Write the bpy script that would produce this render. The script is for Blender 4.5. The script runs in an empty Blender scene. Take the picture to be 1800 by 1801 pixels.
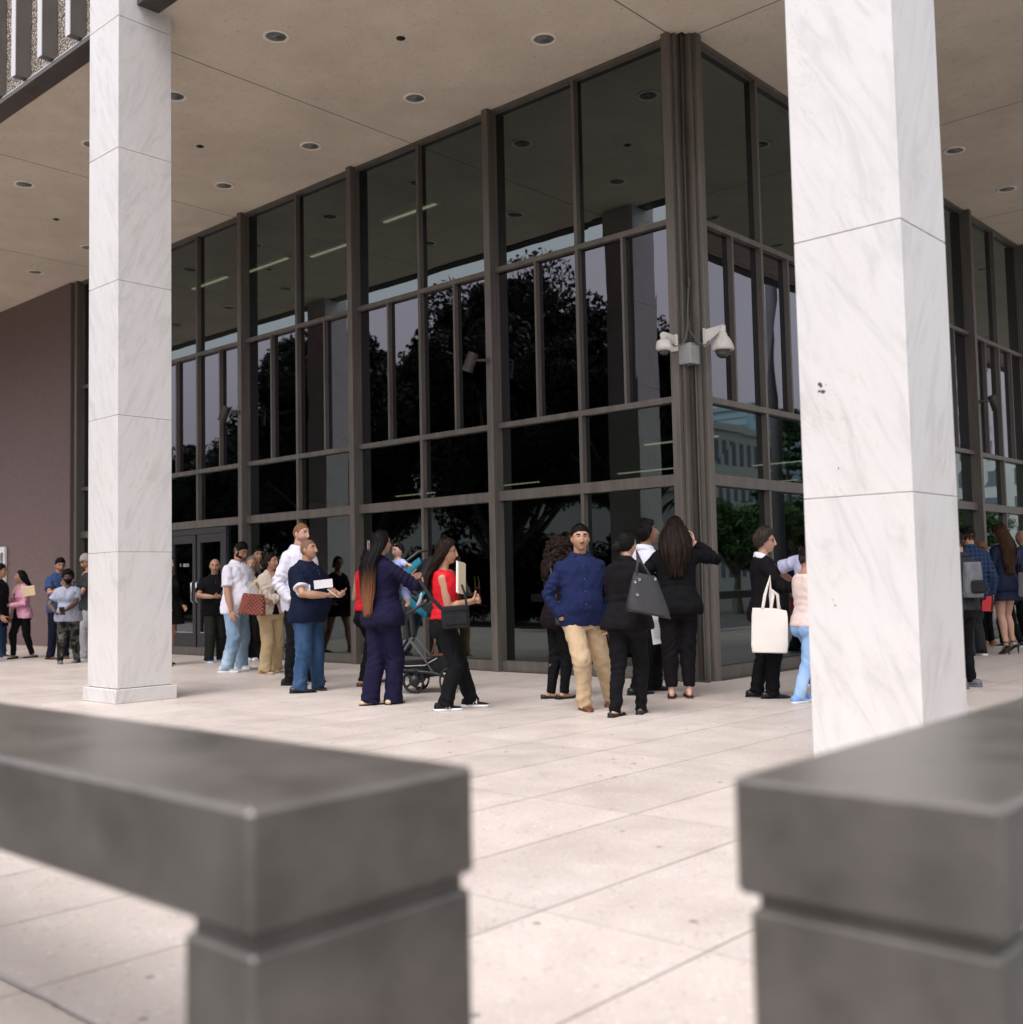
import bpy, math, random
import numpy as np
from mathutils import Vector, Matrix
random.seed(7); rng = np.random.default_rng(7)
SC = bpy.context.scene
COL = SC.collection
PI = math.pi
# ------------------------------------------------------------------ camera, world, sun, exposure
CAMP = (6.23500, -9.78908, 1.08); YAW, PITCH, ROLL, FPX = 2.30738559, 0.063791853, -0.021307957, 1926.737
def cam_axes():
    f = Vector((math.cos(PITCH)*math.cos(YAW), math.cos(PITCH)*math.sin(YAW), math.sin(PITCH)))
    r = f.cross(Vector((0, 0, 1))).normalized(); u = r.cross(f)
    return r*math.cos(ROLL)+u*math.sin(ROLL), -r*math.sin(ROLL)+u*math.cos(ROLL), f
CR, CU, CF = cam_axes()
cam = bpy.data.cameras.new('camera'); camo = bpy.data.objects.new('camera', cam); COL.objects.link(camo)
mw = Matrix((CR, CU, -CF)).transposed().to_4x4(); mw.translation = Vector(CAMP); camo.matrix_world = mw
cam.sensor_fit = 'HORIZONTAL'; cam.sensor_width = 36; cam.lens = FPX/1800*36; cam.clip_end = 2000; cam.clip_start = .05
cam.dof.use_dof = True; cam.dof.focus_distance = 10.4; cam.dof.aperture_fstop = 1.9; cam.dof.aperture_blades = 9
SC.camera = camo
SC.render.resolution_x, SC.render.resolution_y = 1023, 1024
W = bpy.data.worlds.new("World"); SC.world = W; W.use_nodes = True
nt = W.node_tree; bg = nt.nodes['Background']
sky = nt.nodes.new('ShaderNodeTexSky'); sky.sky_type = 'NISHITA'; sky.sun_disc = False
SUN_EL, SUN_AZ = math.radians(58), math.radians(-74)      # azimuth measured from +x
sky.sun_elevation = SUN_EL; sky.sun_rotation = math.radians(90)-SUN_AZ
sky.air_density = 1.4; sky.dust_density = 4.0; sky.ozone_density = 1.0
hs = nt.nodes.new('ShaderNodeHueSaturation'); hs.inputs['Saturation'].default_value = .13
tn = nt.nodes.new('ShaderNodeMixRGB'); tn.blend_type = 'MULTIPLY'; tn.inputs[0].default_value = 1
tn.inputs[2].default_value = (1.0, .975, 1.01, 1)
nt.links.new(sky.outputs[0], hs.inputs['Color']); nt.links.new(hs.outputs[0], tn.inputs[1]); nt.links.new(tn.outputs[0], bg.inputs[0])
bg.inputs[1].default_value = .15
sl = bpy.data.lights.new('sun', 'SUN'); sl.energy = .55; sl.angle = math.radians(35); sl.color = (1, .97, .93)
so = bpy.data.objects.new('sun', sl); COL.objects.link(so)
sd = Vector((math.cos(SUN_EL)*math.cos(SUN_AZ), math.cos(SUN_EL)*math.sin(SUN_AZ), math.sin(SUN_EL)))
so.rotation_euler = sd.to_track_quat('Z', 'Y').to_euler(); so.location = (0, -20, 30)
SC.view_settings.view_transform = 'Standard'; SC.view_settings.look = 'None'
SC.view_settings.exposure = 0.98; SC.view_settings.gamma = 1
SC.render.engine = 'CYCLES'
SC.cycles.max_bounces = 10; SC.cycles.diffuse_bounces = 5; SC.cycles.glossy_bounces = 5; SC.cycles.transparent_max_bounces = 12

def pray(px, py):
    return CF + CR*((px-900)/FPX) - CU*((py-900.5)/FPX)
def ground(px, py, z=0.0):                       # where a line of sight meets a level: used once to survey the place
    d = pray(px, py); t = (z-CAMP[2])/d.z
    return Vector(CAMP)+d*t
# ------------------------------------------------------------------ materials
MATS = {}
def nodes(m): return m.node_tree.nodes, m.node_tree.links
def basic(name, col, rough=.6, metal=0.0, spec=.5):
    if name in MATS: return MATS[name]
    m = bpy.data.materials.new(name); m.use_nodes = True
    b = m.node_tree.nodes['Principled BSDF']
    b.inputs['Base Color'].default_value = (*col, 1); b.inputs['Roughness'].default_value = rough
    b.inputs['Metallic'].default_value = metal; b.inputs['Specular IOR Level'].default_value = spec
    m.diffuse_color = (*col, 1); MATS[name] = m
    return m
def surf(name, c1, c2, scale=(8, 8, 8), rough=.7, bump=.15, bscale=60, metal=0., detail=6, spec=.4, c3=None, contrast=.25, bdist=.01, rvar=0.):
    """noise mottled colour between c1 and c2 with a fine bump, in object space"""
    if name in MATS: return MATS[name]
    m = basic(name, c1, rough, metal, spec); N, L = nodes(m); b = N['Principled BSDF']
    tc = N.new('ShaderNodeTexCoord'); mp = N.new('ShaderNodeMapping'); mp.inputs['Scale'].default_value = scale
    L.new(tc.outputs['Object'], mp.inputs[0])
    n = N.new('ShaderNodeTexNoise'); n.inputs['Scale'].default_value = 1; n.inputs['Detail'].default_value = detail; n.inputs['Roughness'].default_value = .6
    L.new(mp.outputs[0], n.inputs['Vector'])
    r = N.new('ShaderNodeValToRGB'); r.color_ramp.elements[0].position = .5-contrast; r.color_ramp.elements[1].position = .5+contrast
    r.color_ramp.elements[0].color = (*c1, 1); r.color_ramp.elements[1].color = (*c2, 1)
    if c3: e = r.color_ramp.elements.new(.5); e.color = (*c3, 1)
    L.new(n.outputs['Fac'], r.inputs[0]); L.new(r.outputs[0], b.inputs['Base Color'])
    if bump:
        n2 = N.new('ShaderNodeTexNoise'); n2.inputs['Scale'].default_value = bscale; n2.inputs['Detail'].default_value = 4
        L.new(tc.outputs['Object'], n2.inputs['Vector'])
        bp = N.new('ShaderNodeBump'); bp.inputs['Strength'].default_value = bump; bp.inputs['Distance'].default_value = bdist
        L.new(n2.outputs['Fac'], bp.inputs['Height']); L.new(bp.outputs[0], b.inputs['Normal'])
    if rvar:
        mr = N.new('ShaderNodeMapRange'); mr.inputs[3].default_value = rough-rvar; mr.inputs[4].default_value = rough+rvar
        L.new(n.outputs['Fac'], mr.inputs[0]); L.new(mr.outputs[0], b.inputs['Roughness'])
    return m
def mix(a, b, t): return tuple(a[i]*(1-t)+b[i]*t for i in range(3))
def math_node(N, L, op, a, b=None, c=None):
    n = N.new('ShaderNodeMath'); n.operation = op
    for i, v in enumerate((a, b, c)):
        if v is None: continue
        if isinstance(v, (int, float)): n.inputs[i].default_value = v
        else: L.new(v, n.inputs[i])
    return n.outputs[0]
def joint_mask(N, L, coord, period, off, halfw):
    """1 on a thin line every period"""
    t = math_node(N, L, 'SUBTRACT', coord, off)
    t = math_node(N, L, 'PINGPONG', t, period/2)
    return math_node(N, L, 'LESS_THAN', t, halfw)
# ground paving: pinkish terrazzo slabs
def paving():
    m = basic('terrazzo_paving', (.5, .44, .4), .42, 0, .5); N, L = nodes(m); b = N['Principled BSDF']
    g = N.new('ShaderNodeNewGeometry'); sp = N.new('ShaderNodeSeparateXYZ'); L.new(g.outputs['Position'], sp.inputs[0])
    n1 = N.new('ShaderNodeTexNoise'); n1.inputs['Scale'].default_value = .9; n1.inputs['Detail'].default_value = 8; n1.inputs['Roughness'].default_value = .65
    L.new(g.outputs['Position'], n1.inputs['Vector'])
    r1 = N.new('ShaderNodeValToRGB'); r1.color_ramp.elements[0].position = .3; r1.color_ramp.elements[1].position = .7
    r1.color_ramp.elements[0].color = (.54, .475, .43, 1); r1.color_ramp.elements[1].color = (.62, .555, .51, 1)
    L.new(n1.outputs['Fac'], r1.inputs[0])
    col = r1.outputs[0]
    for sc, dens, fac, cset in ((38, .30, .75, ((.60, .43, .31), (.34, .30, .29), (.70, .66, .62), (.50, .46, .42))), (90, .36, .55, ((.62, .48, .37), (.36, .33, .31), (.74, .70, .66), (.48, .42, .37)))):
        v = N.new('ShaderNodeTexVoronoi'); v.inputs['Scale'].default_value = sc; v.inputs['Randomness'].default_value = 1
        nn = N.new('ShaderNodeTexNoise'); nn.inputs['Scale'].default_value = sc*1.5; L.new(g.outputs['Position'], nn.inputs['Vector'])
        ad = N.new('ShaderNodeVectorMath'); ad.operation = 'MULTIPLY_ADD'; L.new(nn.outputs['Color'], ad.inputs[0]); ad.inputs[1].default_value = (.5/sc,)*3; L.new(g.outputs['Position'], ad.inputs[2])
        L.new(ad.outputs[0], v.inputs['Vector'])
        rc = N.new('ShaderNodeValToRGB'); rc.color_ramp.interpolation = 'CONSTANT'
        els = rc.color_ramp.elements; els[0].color = (*cset[0], 1); els[1].color = (*cset[1], 1); els[1].position = .3
        e = els.new(.45); e.color = (*cset[2], 1); e = els.new(.7); e.color = (*cset[3], 1)
        s2 = N.new('ShaderNodeSeparateColor'); L.new(v.outputs['Color'], s2.inputs[0]); L.new(s2.outputs[0], rc.inputs[0])
        near = math_node(N, L, 'LESS_THAN', v.outputs['Distance'], dens)
        sel = math_node(N, L, 'GREATER_THAN', s2.outputs[1], .35)
        mk = math_node(N, L, 'MULTIPLY', math_node(N, L, 'MULTIPLY', near, sel), fac)
        mx = N.new('ShaderNodeMixRGB'); L.new(mk, mx.inputs[0]); L.new(col, mx.inputs[1]); L.new(rc.outputs[0], mx.inputs[2]); col = mx.outputs[0]
    # sparse dark pebbles
    v = N.new('ShaderNodeTexVoronoi'); v.inputs['Scale'].default_value = 11; L.new(g.outputs['Position'], v.inputs['Vector'])
    s2 = N.new('ShaderNodeSeparateColor'); L.new(v.outputs['Color'], s2.inputs[0])
    rad = math_node(N, L, 'MULTIPLY', s2.outputs[2], .17)
    mk = math_node(N, L, 'MULTIPLY', math_node(N, L, 'LESS_THAN', v.outputs['Distance'], rad), math_node(N, L, 'GREATER_THAN', s2.outputs[0], .80))
    mx = N.new('ShaderNodeMixRGB'); L.new(math_node(N, L, 'MULTIPLY', mk, .8), mx.inputs[0]); L.new(col, mx.inputs[1]); mx.inputs[2].default_value = (.20, .18, .17, 1); col = mx.outputs[0]
    # foot wear and stains, broad and soft
    n3 = N.new('ShaderNodeTexNoise'); n3.inputs['Scale'].default_value = 2.6; n3.inputs['Detail'].default_value = 7; n3.inputs['Roughness'].default_value = .7
    L.new(g.outputs['Position'], n3.inputs['Vector'])
    r3 = N.new('ShaderNodeValToRGB'); r3.color_ramp.elements[0].position = .25; r3.color_ramp.elements[1].position = .65
    r3.color_ramp.elements[0].color = (.88, .86, .84, 1); r3.color_ramp.elements[1].color = (1, 1, 1, 1); L.new(n3.outputs['Fac'], r3.inputs[0])
    mx = N.new('ShaderNodeMixRGB'); mx.blend_type = 'MULTIPLY'; mx.inputs[0].default_value = 1; L.new(col, mx.inputs[1]); L.new(r3.outputs[0], mx.inputs[2]); col = mx.outputs[0]
    # slab to slab tone
    fx_ = math_node(N, L, 'FLOOR', math_node(N, L, 'DIVIDE', math_node(N, L, 'SUBTRACT', sp.outputs[0], .01), .635)); fy_ = math_node(N, L, 'FLOOR', math_node(N, L, 'DIVIDE', math_node(N, L, 'ADD', sp.outputs[1], .02), 1.4))
    cb_ = N.new('ShaderNodeCombineXYZ'); L.new(fx_, cb_.inputs[0]); L.new(fy_, cb_.inputs[1]); wn = N.new('ShaderNodeTexWhiteNoise'); L.new(cb_.outputs[0], wn.inputs['Vector'])
    mrs = N.new('ShaderNodeMapRange'); mrs.inputs[3].default_value = .93; mrs.inputs[4].default_value = 1.04; L.new(wn.outputs['Value'], mrs.inputs[0])
    mx = N.new('ShaderNodeVectorMath'); mx.operation = 'SCALE'; L.new(col, mx.inputs[0]); L.new(mrs.outputs[0], mx.inputs['Scale']); col = mx.outputs[0]
    # joints
    jx = joint_mask(N, L, sp.outputs[0], .635, .01, .0034); jy = joint_mask(N, L, sp.outputs[1], 1.4, -.02, .0022)
    jy = math_node(N, L, 'MULTIPLY', jy, .7)
    j = math_node(N, L, 'MAXIMUM', jx, jy)
    mx = N.new('ShaderNodeMixRGB'); L.new(math_node(N, L, 'MULTIPLY', j, .9), mx.inputs[0]); L.new(col, mx.inputs[1]); mx.inputs[2].default_value = (.085, .05, .04, 1)
    L.new(mx.outputs[0], b.inputs['Base Color'])
    mr = N.new('ShaderNodeMapRange'); mr.inputs[1].default_value = .3; mr.inputs[2].default_value = .7; mr.inputs[3].default_value = .34; mr.inputs[4].default_value = .58
    L.new(n3.outputs['Fac'], mr.inputs[0]); L.new(mr.outputs[0], b.inputs['Roughness'])
    bp = N.new('ShaderNodeBump'); bp.inputs['Strength'].default_value = .25; bp.inputs['Distance'].default_value = .002
    n4 = N.new('ShaderNodeTexNoise'); n4.inputs['Scale'].default_value = 120; L.new(g.outputs['Position'], n4.inputs['Vector'])
    h = math_node(N, L, 'SUBTRACT', n4.outputs['Fac'], math_node(N, L, 'MULTIPLY', j, 2.0)); L.new(h, bp.inputs['Height']); L.new(bp.outputs[0], b.inputs['Normal'])
    return m
def marble():
    m = basic('veined_marble', (.72, .70, .69), .38, 0, .5); N, L = nodes(m); b = N['Principled BSDF']
    g = N.new('ShaderNodeNewGeometry')
    off = N.new('ShaderNodeVectorMath'); off.operation = 'MULTIPLY_ADD'
    L.new(g.outputs['Random Per Island'], off.inputs[0]); off.inputs[1].default_value = (7.3, 11.1, 5.7); L.new(g.outputs['Position'], off.inputs[2])
    sp = N.new('ShaderNodeSeparateXYZ'); L.new(off.outputs[0], sp.inputs[0]); sm = math_node(N, L, 'SUBTRACT', sp.outputs[1], sp.outputs[0]); df = math_node(N, L, 'ADD', sp.outputs[0], sp.outputs[1])
    def streak(ang, a, b):
        c, s_ = math.cos(ang), math.sin(ang); u = math_node(N, L, 'ADD', math_node(N, L, 'MULTIPLY', sm, c*a), math_node(N, L, 'MULTIPLY', sp.outputs[2], -s_*a)); v = math_node(N, L, 'ADD', math_node(N, L, 'MULTIPLY', sm, s_*b), math_node(N, L, 'MULTIPLY', sp.outputs[2], c*b))
        cb = N.new('ShaderNodeCombineXYZ'); L.new(u, cb.inputs[0]); L.new(math_node(N, L, 'MULTIPLY', df, .35), cb.inputs[1]); L.new(v, cb.inputs[2]); return cb
    mp = streak(.42, 5.0, 1.1)
    n = N.new('ShaderNodeTexNoise'); n.inputs['Scale'].default_value = 1.4; n.inputs['Detail'].default_value = 10; n.inputs['Roughness'].default_value = .62; n.inputs['Distortion'].default_value = 1.6
    L.new(mp.outputs[0], n.inputs['Vector'])
    r = N.new('ShaderNodeValToRGB'); el = r.color_ramp.elements
    el[0].position = .36; el[0].color = (.53, .52, .51, 1); el[1].position = .58; el[1].color = (.61, .595, .585, 1)
    e = el.new(.47); e.color = (.59, .575, .565, 1)
    L.new(n.outputs['Fac'], r.inputs[0])
    # thin veins
    n2 = N.new('ShaderNodeTexNoise'); n2.inputs['Scale'].default_value = 1.7; n2.inputs['Detail'].default_value = 7; n2.inputs['Distortion'].default_value = 2.2; n2.inputs['Roughness'].default_value = .55
    mp2 = streak(.50, 6.5, 1.0); L.new(mp2.outputs[0], n2.inputs['Vector'])
    a = math_node(N, L, 'ABSOLUTE', math_node(N, L, 'SUBTRACT', n2.outputs['Fac'], .5))
    vr = N.new('ShaderNodeMapRange'); vr.inputs[1].default_value = 0; vr.inputs[2].default_value = .022; vr.inputs[3].default_value = 1; vr.inputs[4].default_value = 0; L.new(a, vr.inputs[0])
    n5 = N.new('ShaderNodeTexNoise'); n5.inputs['Scale'].default_value = 1.9; n5.inputs['Detail'].default_value = 3; L.new(off.outputs[0], n5.inputs['Vector'])
    gate = N.new('ShaderNodeMapRange'); gate.inputs[1].default_value = .46; gate.inputs[2].default_value = .66; L.new(n5.outputs['Fac'], gate.inputs[0])
    vm = math_node(N, L, 'MULTIPLY', math_node(N, L, 'MULTIPLY', vr.outputs[0], gate.outputs[0]), .48)
    vc = N.new('ShaderNodeMixRGB'); L.new(n.outputs['Fac'], vc.inputs[0]); vc.inputs[1].default_value = (.36, .31, .26, 1); vc.inputs[2].default_value = (.52, .39, .28, 1)
    mx = N.new('ShaderNodeMixRGB'); L.new(vm, mx.inputs[0]); L.new(r.outputs[0], mx.inputs[1]); L.new(vc.outputs[0], mx.inputs[2])
    # grime scuffs
    n6 = N.new('ShaderNodeTexNoise'); n6.inputs['Scale'].default_value = 5; n6.inputs['Detail'].default_value = 9; n6.inputs['Roughness'].default_value = .8; L.new(off.outputs[0], n6.inputs['Vector'])
    g2 = N.new('ShaderNodeMapRange'); g2.inputs[1].default_value = .68; g2.inputs[2].default_value = .78; g2.inputs[4].default_value = .5; L.new(n6.outputs['Fac'], g2.inputs[0])
    mx2 = N.new('ShaderNodeMixRGB'); L.new(g2.outputs[0], mx2.inputs[0]); L.new(mx.outputs[0], mx2.inputs[1]); mx2.inputs[2].default_value = (.36, .34, .33, 1)
    L.new(mx2.outputs[0], b.inputs['Base Color'])
    return m
def soffit_mat():
    m = basic('stucco_soffit', (.42, .34, .27), .9, 0, .3); N, L = nodes(m); b = N['Principled BSDF']
    g = N.new('ShaderNodeNewGeometry'); sp = N.new('ShaderNodeSeparateXYZ'); L.new(g.outputs['Position'], sp.inputs[0])
    n = N.new('ShaderNodeTexNoise'); n.inputs['Scale'].default_value = .8; n.inputs['Detail'].default_value = 9; n.inputs['Roughness'].default_value = .7; L.new(g.outputs['Position'], n.inputs['Vector'])
    r = N.new('ShaderNodeValToRGB'); r.color_ramp.elements[0].position = .3; r.color_ramp.elements[1].position = .7
    r.color_ramp.elements[0].color = (.56, .49, .40, 1); r.color_ramp.elements[1].color = (.72, .64, .53, 1); L.new(n.outputs['Fac'], r.inputs[0])
    v = N.new('ShaderNodeTexNoise'); v.inputs['Scale'].default_value = 24; v.inputs['Detail'].default_value = 6; v.inputs['Roughness'].default_value = .75; L.new(g.outputs['Position'], v.inputs['Vector'])
    pit = N.new('ShaderNodeMapRange'); pit.inputs[1].default_value = .40; pit.inputs[2].default_value = .33; pit.inputs[4].default_value = .7; L.new(v.outputs['Fac'], pit.inputs[0])
    mx = N.new('ShaderNodeMixRGB'); L.new(pit.outputs[0], mx.inputs[0]); L.new(r.outputs[0], mx.inputs[1]); mx.inputs[2].default_value = (.17, .13, .10, 1)
    jx = joint_mask(N, L, sp.outputs[0], 4.15, -.17, .009)
    jy = joint_mask(N, L, sp.outputs[1], 4.35, .2, .009)
    jy = math_node(N, L, 'MULTIPLY', jy, math_node(N, L, 'GREATER_THAN', sp.outputs[0], .0))
    j = math_node(N, L, 'MAXIMUM', jx, jy)
    mx2 = N.new('ShaderNodeMixRGB'); L.new(math_node(N, L, 'MULTIPLY', j, .85), mx2.inputs[0]); L.new(mx.outputs[0], mx2.inputs[1]); mx2.inputs[2].default_value = (.09, .06, .045, 1)
    L.new(mx2.outputs[0], b.inputs['Base Color'])
    bp = N.new('ShaderNodeBump'); bp.inputs['Strength'].default_value = .5; bp.inputs['Distance'].default_value = .012; L.new(v.outputs['Fac'], bp.inputs['Height']); L.new(bp.outputs[0], b.inputs['Normal'])
    return m
def glass(name, refl, tint, trans, wav=.0, wscale=1.2):
    m = bpy.data.materials.new(name); m.use_nodes = True; N, L = nodes(m); N.clear(); MATS[name] = m
    out = N.new('ShaderNodeOutputMaterial'); gl = N.new('ShaderNodeBsdfGlossy'); gl.inputs['Roughness'].default_value = 0.0; gl.inputs['Color'].default_value = (*tint, 1)
    tr = N.new('ShaderNodeBsdfTransparent'); tr.inputs[0].default_value = (*trans, 1)
    fr = N.new('ShaderNodeFresnel'); fr.inputs['IOR'].default_value = 1.5
    f2 = math_node(N, L, 'MULTIPLY_ADD', fr.outputs[0], 1.1, refl); f2 = math_node(N, L, 'MINIMUM', f2, 1.0)
    mx = N.new('ShaderNodeMixShader'); L.new(f2, mx.inputs[0]); L.new(tr.outputs[0], mx.inputs[1]); L.new(gl.outputs[0], mx.inputs[2]); L.new(mx.outputs[0], out.inputs[0])
    if wav:
        g = N.new('ShaderNodeNewGeometry'); n = N.new('ShaderNodeTexNoise'); n.inputs['Scale'].default_value = wscale; n.inputs['Detail'].default_value = 1.5
        L.new(g.outputs['Position'], n.inputs['Vector'])
        bp = N.new('ShaderNodeBump'); bp.inputs['Strength'].default_value = 1; bp.inputs['Distance'].default_value = wav; L.new(n.outputs['Fac'], bp.inputs['Height'])
        L.new(bp.outputs[0], gl.inputs['Normal'])
    return m
def bronze(name, c1, c2, rough=.45, metal=.3):
    m = surf(name, c1, c2, (7, 7, .9), rough, .08, 40, metal, 8, .5, None, .22, .004, .08)
    return m
M_PAVE = paving(); M_MARB = marble(); M_SOF = soffit_mat()
M_GTOP = glass('clear_window_glass', .11, (.84, .97, 1.0), (.09, .12, .11), .0008)
M_GMID = glass('dark_film_glass', .085, (.88, .87, 1.0), (.03, .032, .032), .0012)
M_GLOW = glass('lower_window_glass', .065, (.86, 1.0, 1.0), (.08, .105, .10), .0007, .6)
M_BRZ = bronze('weathered_bronze', (.095, .084, .072), (.170, .150, .132))
M_BRZD = bronze('dark_bronze', (.05, .042, .037), (.10, .085, .075), .4)
M_RAIL = surf('rail_bronze', (.055, .048, .042), (.150, .135, .121), (6, 6, 7), .33, .05, 30, .15, 10, 1.0, (.105, .094, .083), .30, .004, .08)
M_GRAN = surf('mauve_granite', (.105, .070, .068), (.175, .124, .120), (22, 22, 22), .6, .1, 90, 0, 8, .4, (.165, .113, .110), .3)
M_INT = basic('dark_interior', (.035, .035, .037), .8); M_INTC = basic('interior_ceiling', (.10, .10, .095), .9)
M_BLK = basic('black_gap', (.012, .012, .012), .7); M_WPL = surf('white_camera_plastic', (.62, .60, .55), (.74, .72, .68), (18, 18, 6), .45, 0)
M_GREYM = surf('grey_galvanised', (.33, .34, .34), (.45, .46, .46), (20, 20, 20), .45, 0, 50, .4)
M_CHR = basic('chrome', (.6, .6, .62), .2, 1); M_WHT = basic('white_trim', (.75, .75, .77), .5)
M_DOME = basic('smoked_dome', (.03, .03, .035), .06, 0, .8)
def emis(name, col, s):
    m = bpy.data.materials.new(name); m.use_nodes = True; N, L = nodes(m); N.clear(); o = N.new('ShaderNodeOutputMaterial'); e = N.new('ShaderNodeEmission')
    e.inputs[0].default_value = (*col, 1); e.inputs[1].default_value = s; L.new(e.outputs[0], o.inputs[0]); m.cycles.emission_sampling = 'NONE'; return m
M_TUBE = emis('lit_fluorescent_tube', (1, .88, .58), .9)
# ------------------------------------------------------------------ mesh helpers
class MB:
    def __init__(s): s.v = []; s.f = []; s.m = []; s.sm = []
    def add(s, v, f, mi=0, smooth=False):
        o = len(s.v); s.v += [tuple(p) for p in v]
        for q in f: s.f.append(tuple(i+o for i in q)); s.m.append(mi); s.sm.append(smooth)
    def box(s, x0, x1, y0, y1, z0, z1, mi=0, bev=0.0):
        if bev:
            b = bev; P = []; 
            for (sx, x) in ((-1, x0), (1, x1)):
                for (sy, y) in ((-1, y0), (1, y1)):
                    for (sz, z) in ((-1, z0), (1, z1)):
                        P += [(x, y-sy*b, z-sz*b), (x-sx*b, y, z-sz*b), (x-sx*b, y-sy*b, z)]
            # index: corner c (sx,sy,sz bits) *3 + axis
            def c(i, j, k, a): return (i*4+j*2+k)*3+a
            F = []
            for i in (0, 1): F.append([c(i, 0, 0, 0), c(i, 1, 0, 0), c(i, 1, 1, 0), c(i, 0, 1, 0)][::(1 if i else -1)])
            for j in (0, 1): F.append([c(0, j, 0, 1), c(1, j, 0, 1), c(1, j, 1, 1), c(0, j, 1, 1)][::(-1 if j else 1)])
            for k in (0, 1): F.append([c(0, 0, k, 2), c(1, 0, k, 2), c(1, 1, k, 2), c(0, 1, k, 2)][::(1 if k else -1)])
            for j in (0, 1):
                for k in (0, 1): F.append([c(0, j, k, 1), c(1, j, k, 1), c(1, j, k, 2), c(0, j, k, 2)])
            for i in (0, 1):
                for k in (0, 1): F.append([c(i, 0, k, 0), c(i, 1, k, 0), c(i, 1, k, 2), c(i, 0, k, 2)])
            for i in (0, 1):
                for j in (0, 1): F.append([c(i, j, 0, 0), c(i, j, 1, 0), c(i, j, 1, 1), c(i, j, 0, 1)])
            for i in (0, 1):
                for j in (0, 1):
                    for k in (0, 1): F.append([c(i, j, k, 0), c(i, j, k, 1), c(i, j, k, 2)])
            s.add(P, F, mi); s.fixn = True
        else:
            v = [(x, y, z) for x in (x0, x1) for y in (y0, y1) for z in (z0, z1)]
            s.add(v, [(0, 1, 3, 2), (4, 6, 7, 5), (0, 4, 5, 1), (2, 3, 7, 6), (0, 2, 6, 4), (1, 5, 7, 3)], mi)
    def rings(s, R, mi=0, caps=True, smooth=True, closed=True):
        n = len(R[0]); v = [p for r in R for p in r]; f = []
        for i in range(len(R)-1):
            for j in range(n if closed else n-1):
                k = (j+1) % n; f.append((i*n+j, i*n+k, (i+1)*n+k, (i+1)*n+j))
        if caps and closed:
            f.append(tuple(range(n))[::-1]); f.append(tuple((len(R)-1)*n+j for j in range(n)))
        s.add(v, f, mi, smooth)
    def tube(s, pts, rad, n=12, mi=0, ref=(0, 0, 1), round_=True, smooth=True, ex=2.0):
        """tapered tube; rad: list of r or (ra, rb); ra along side, rb along the other"""
        P = [Vector(p) for p in pts]; R = [(r, r) if isinstance(r, (int, float)) else tuple(r) for r in (rad if isinstance(rad, list) else [rad]*len(P))]
        T = []
        for i in range(len(P)):
            a = P[max(i-1, 0)]; b = P[min(i+1, len(P)-1)]; T.append((b-a).normalized())
        ref = Vector(ref); out = []
        seq = [(P[i], T[i], R[i]) for i in range(len(P))]
        if round_:
            a0, a1 = seq[0], seq[-1]; pre = []; post = []
            for k in (.45, .8):
                q = math.sqrt(1-k*k); pre.insert(0, (a0[0]-a0[1]*k*min(a0[2]), a0[1], (a0[2][0]*q, a0[2][1]*q)))
                post.append((a1[0]+a1[1]*k*min(a1[2]), a1[1], (a1[2][0]*q, a1[2][1]*q)))
            seq = pre+seq+post
        for (p, t, r) in seq:
            u = ref - t*ref.dot(t)
            if u.length < 1e-4: u = Vector((1, 0, 0)) - t*t.x
            u.normalize(); w = t.cross(u)
            ring = []
            for j in range(n):
                a = 2*PI*j/n; ca, sa = math.cos(a), math.sin(a)
                if ex != 2.0: ca = math.copysign(abs(ca)**(2/ex), ca); sa = math.copysign(abs(sa)**(2/ex), sa)
                ring.append(p + w*(ca*r[0]) + u*(sa*r[1]))
            out.append(ring)
        s.rings(out, mi, True, smooth)
    def ball(s, c, r, mi=0, n=14, m=9, scale=(1, 1, 1)):
        R = []
        for i in range(1, m):
            th = PI*i/m; R.append([(c[0]+r*scale[0]*math.sin(th)*math.cos(2*PI*j/n), c[1]+r*scale[1]*math.sin(th)*math.sin(2*PI*j/n), c[2]-r*scale[2]*math.cos(th)) for j in range(n)])
        s.rings(R, mi)
    def mesh(s, name, mats):
        me = bpy.data.meshes.new(name); me.from_pydata(s.v, [], s.f)
        for m in (mats if isinstance(mats, (list, tuple)) else [mats]): me.materials.append(m)
        me.polygons.foreach_set('material_index', s.m); me.polygons.foreach_set('use_smooth', s.sm); me.update()
        return me
    def obj(s, name, mats, parent=None, loc=None, xf=None, fix=True):
        me = s.mesh(name, mats)
        import bmesh
        if fix: bm = bmesh.new(); bm.from_mesh(me); bmesh.ops.recalc_face_normals(bm, faces=bm.faces); bm.to_mesh(me); bm.free()
        o = bpy.data.objects.new(name, me); COL.objects.link(o)
        if parent is not None: o.parent = parent
        if loc is not None: o.location = loc
        if xf is not None: o.matrix_world = xf
        return o
def tag(o, label=None, cat=None, group=None, kind=None):
    if label: o['label'] = label
    if cat: o['category'] = cat
    if group: o['group'] = group
    if kind: o['kind'] = kind
    return o
def empty(name, loc=(0, 0, 0), rz=0, label=None, cat=None, group=None, mat=None):
    o = bpy.data.objects.new(name, None); COL.objects.link(o); o.empty_display_size = .1
    if mat is not None: o.matrix_world = mat
    else: o.location = loc; o.rotation_euler = (0, 0, rz)
    tag(o, label, cat, group); return o
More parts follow.
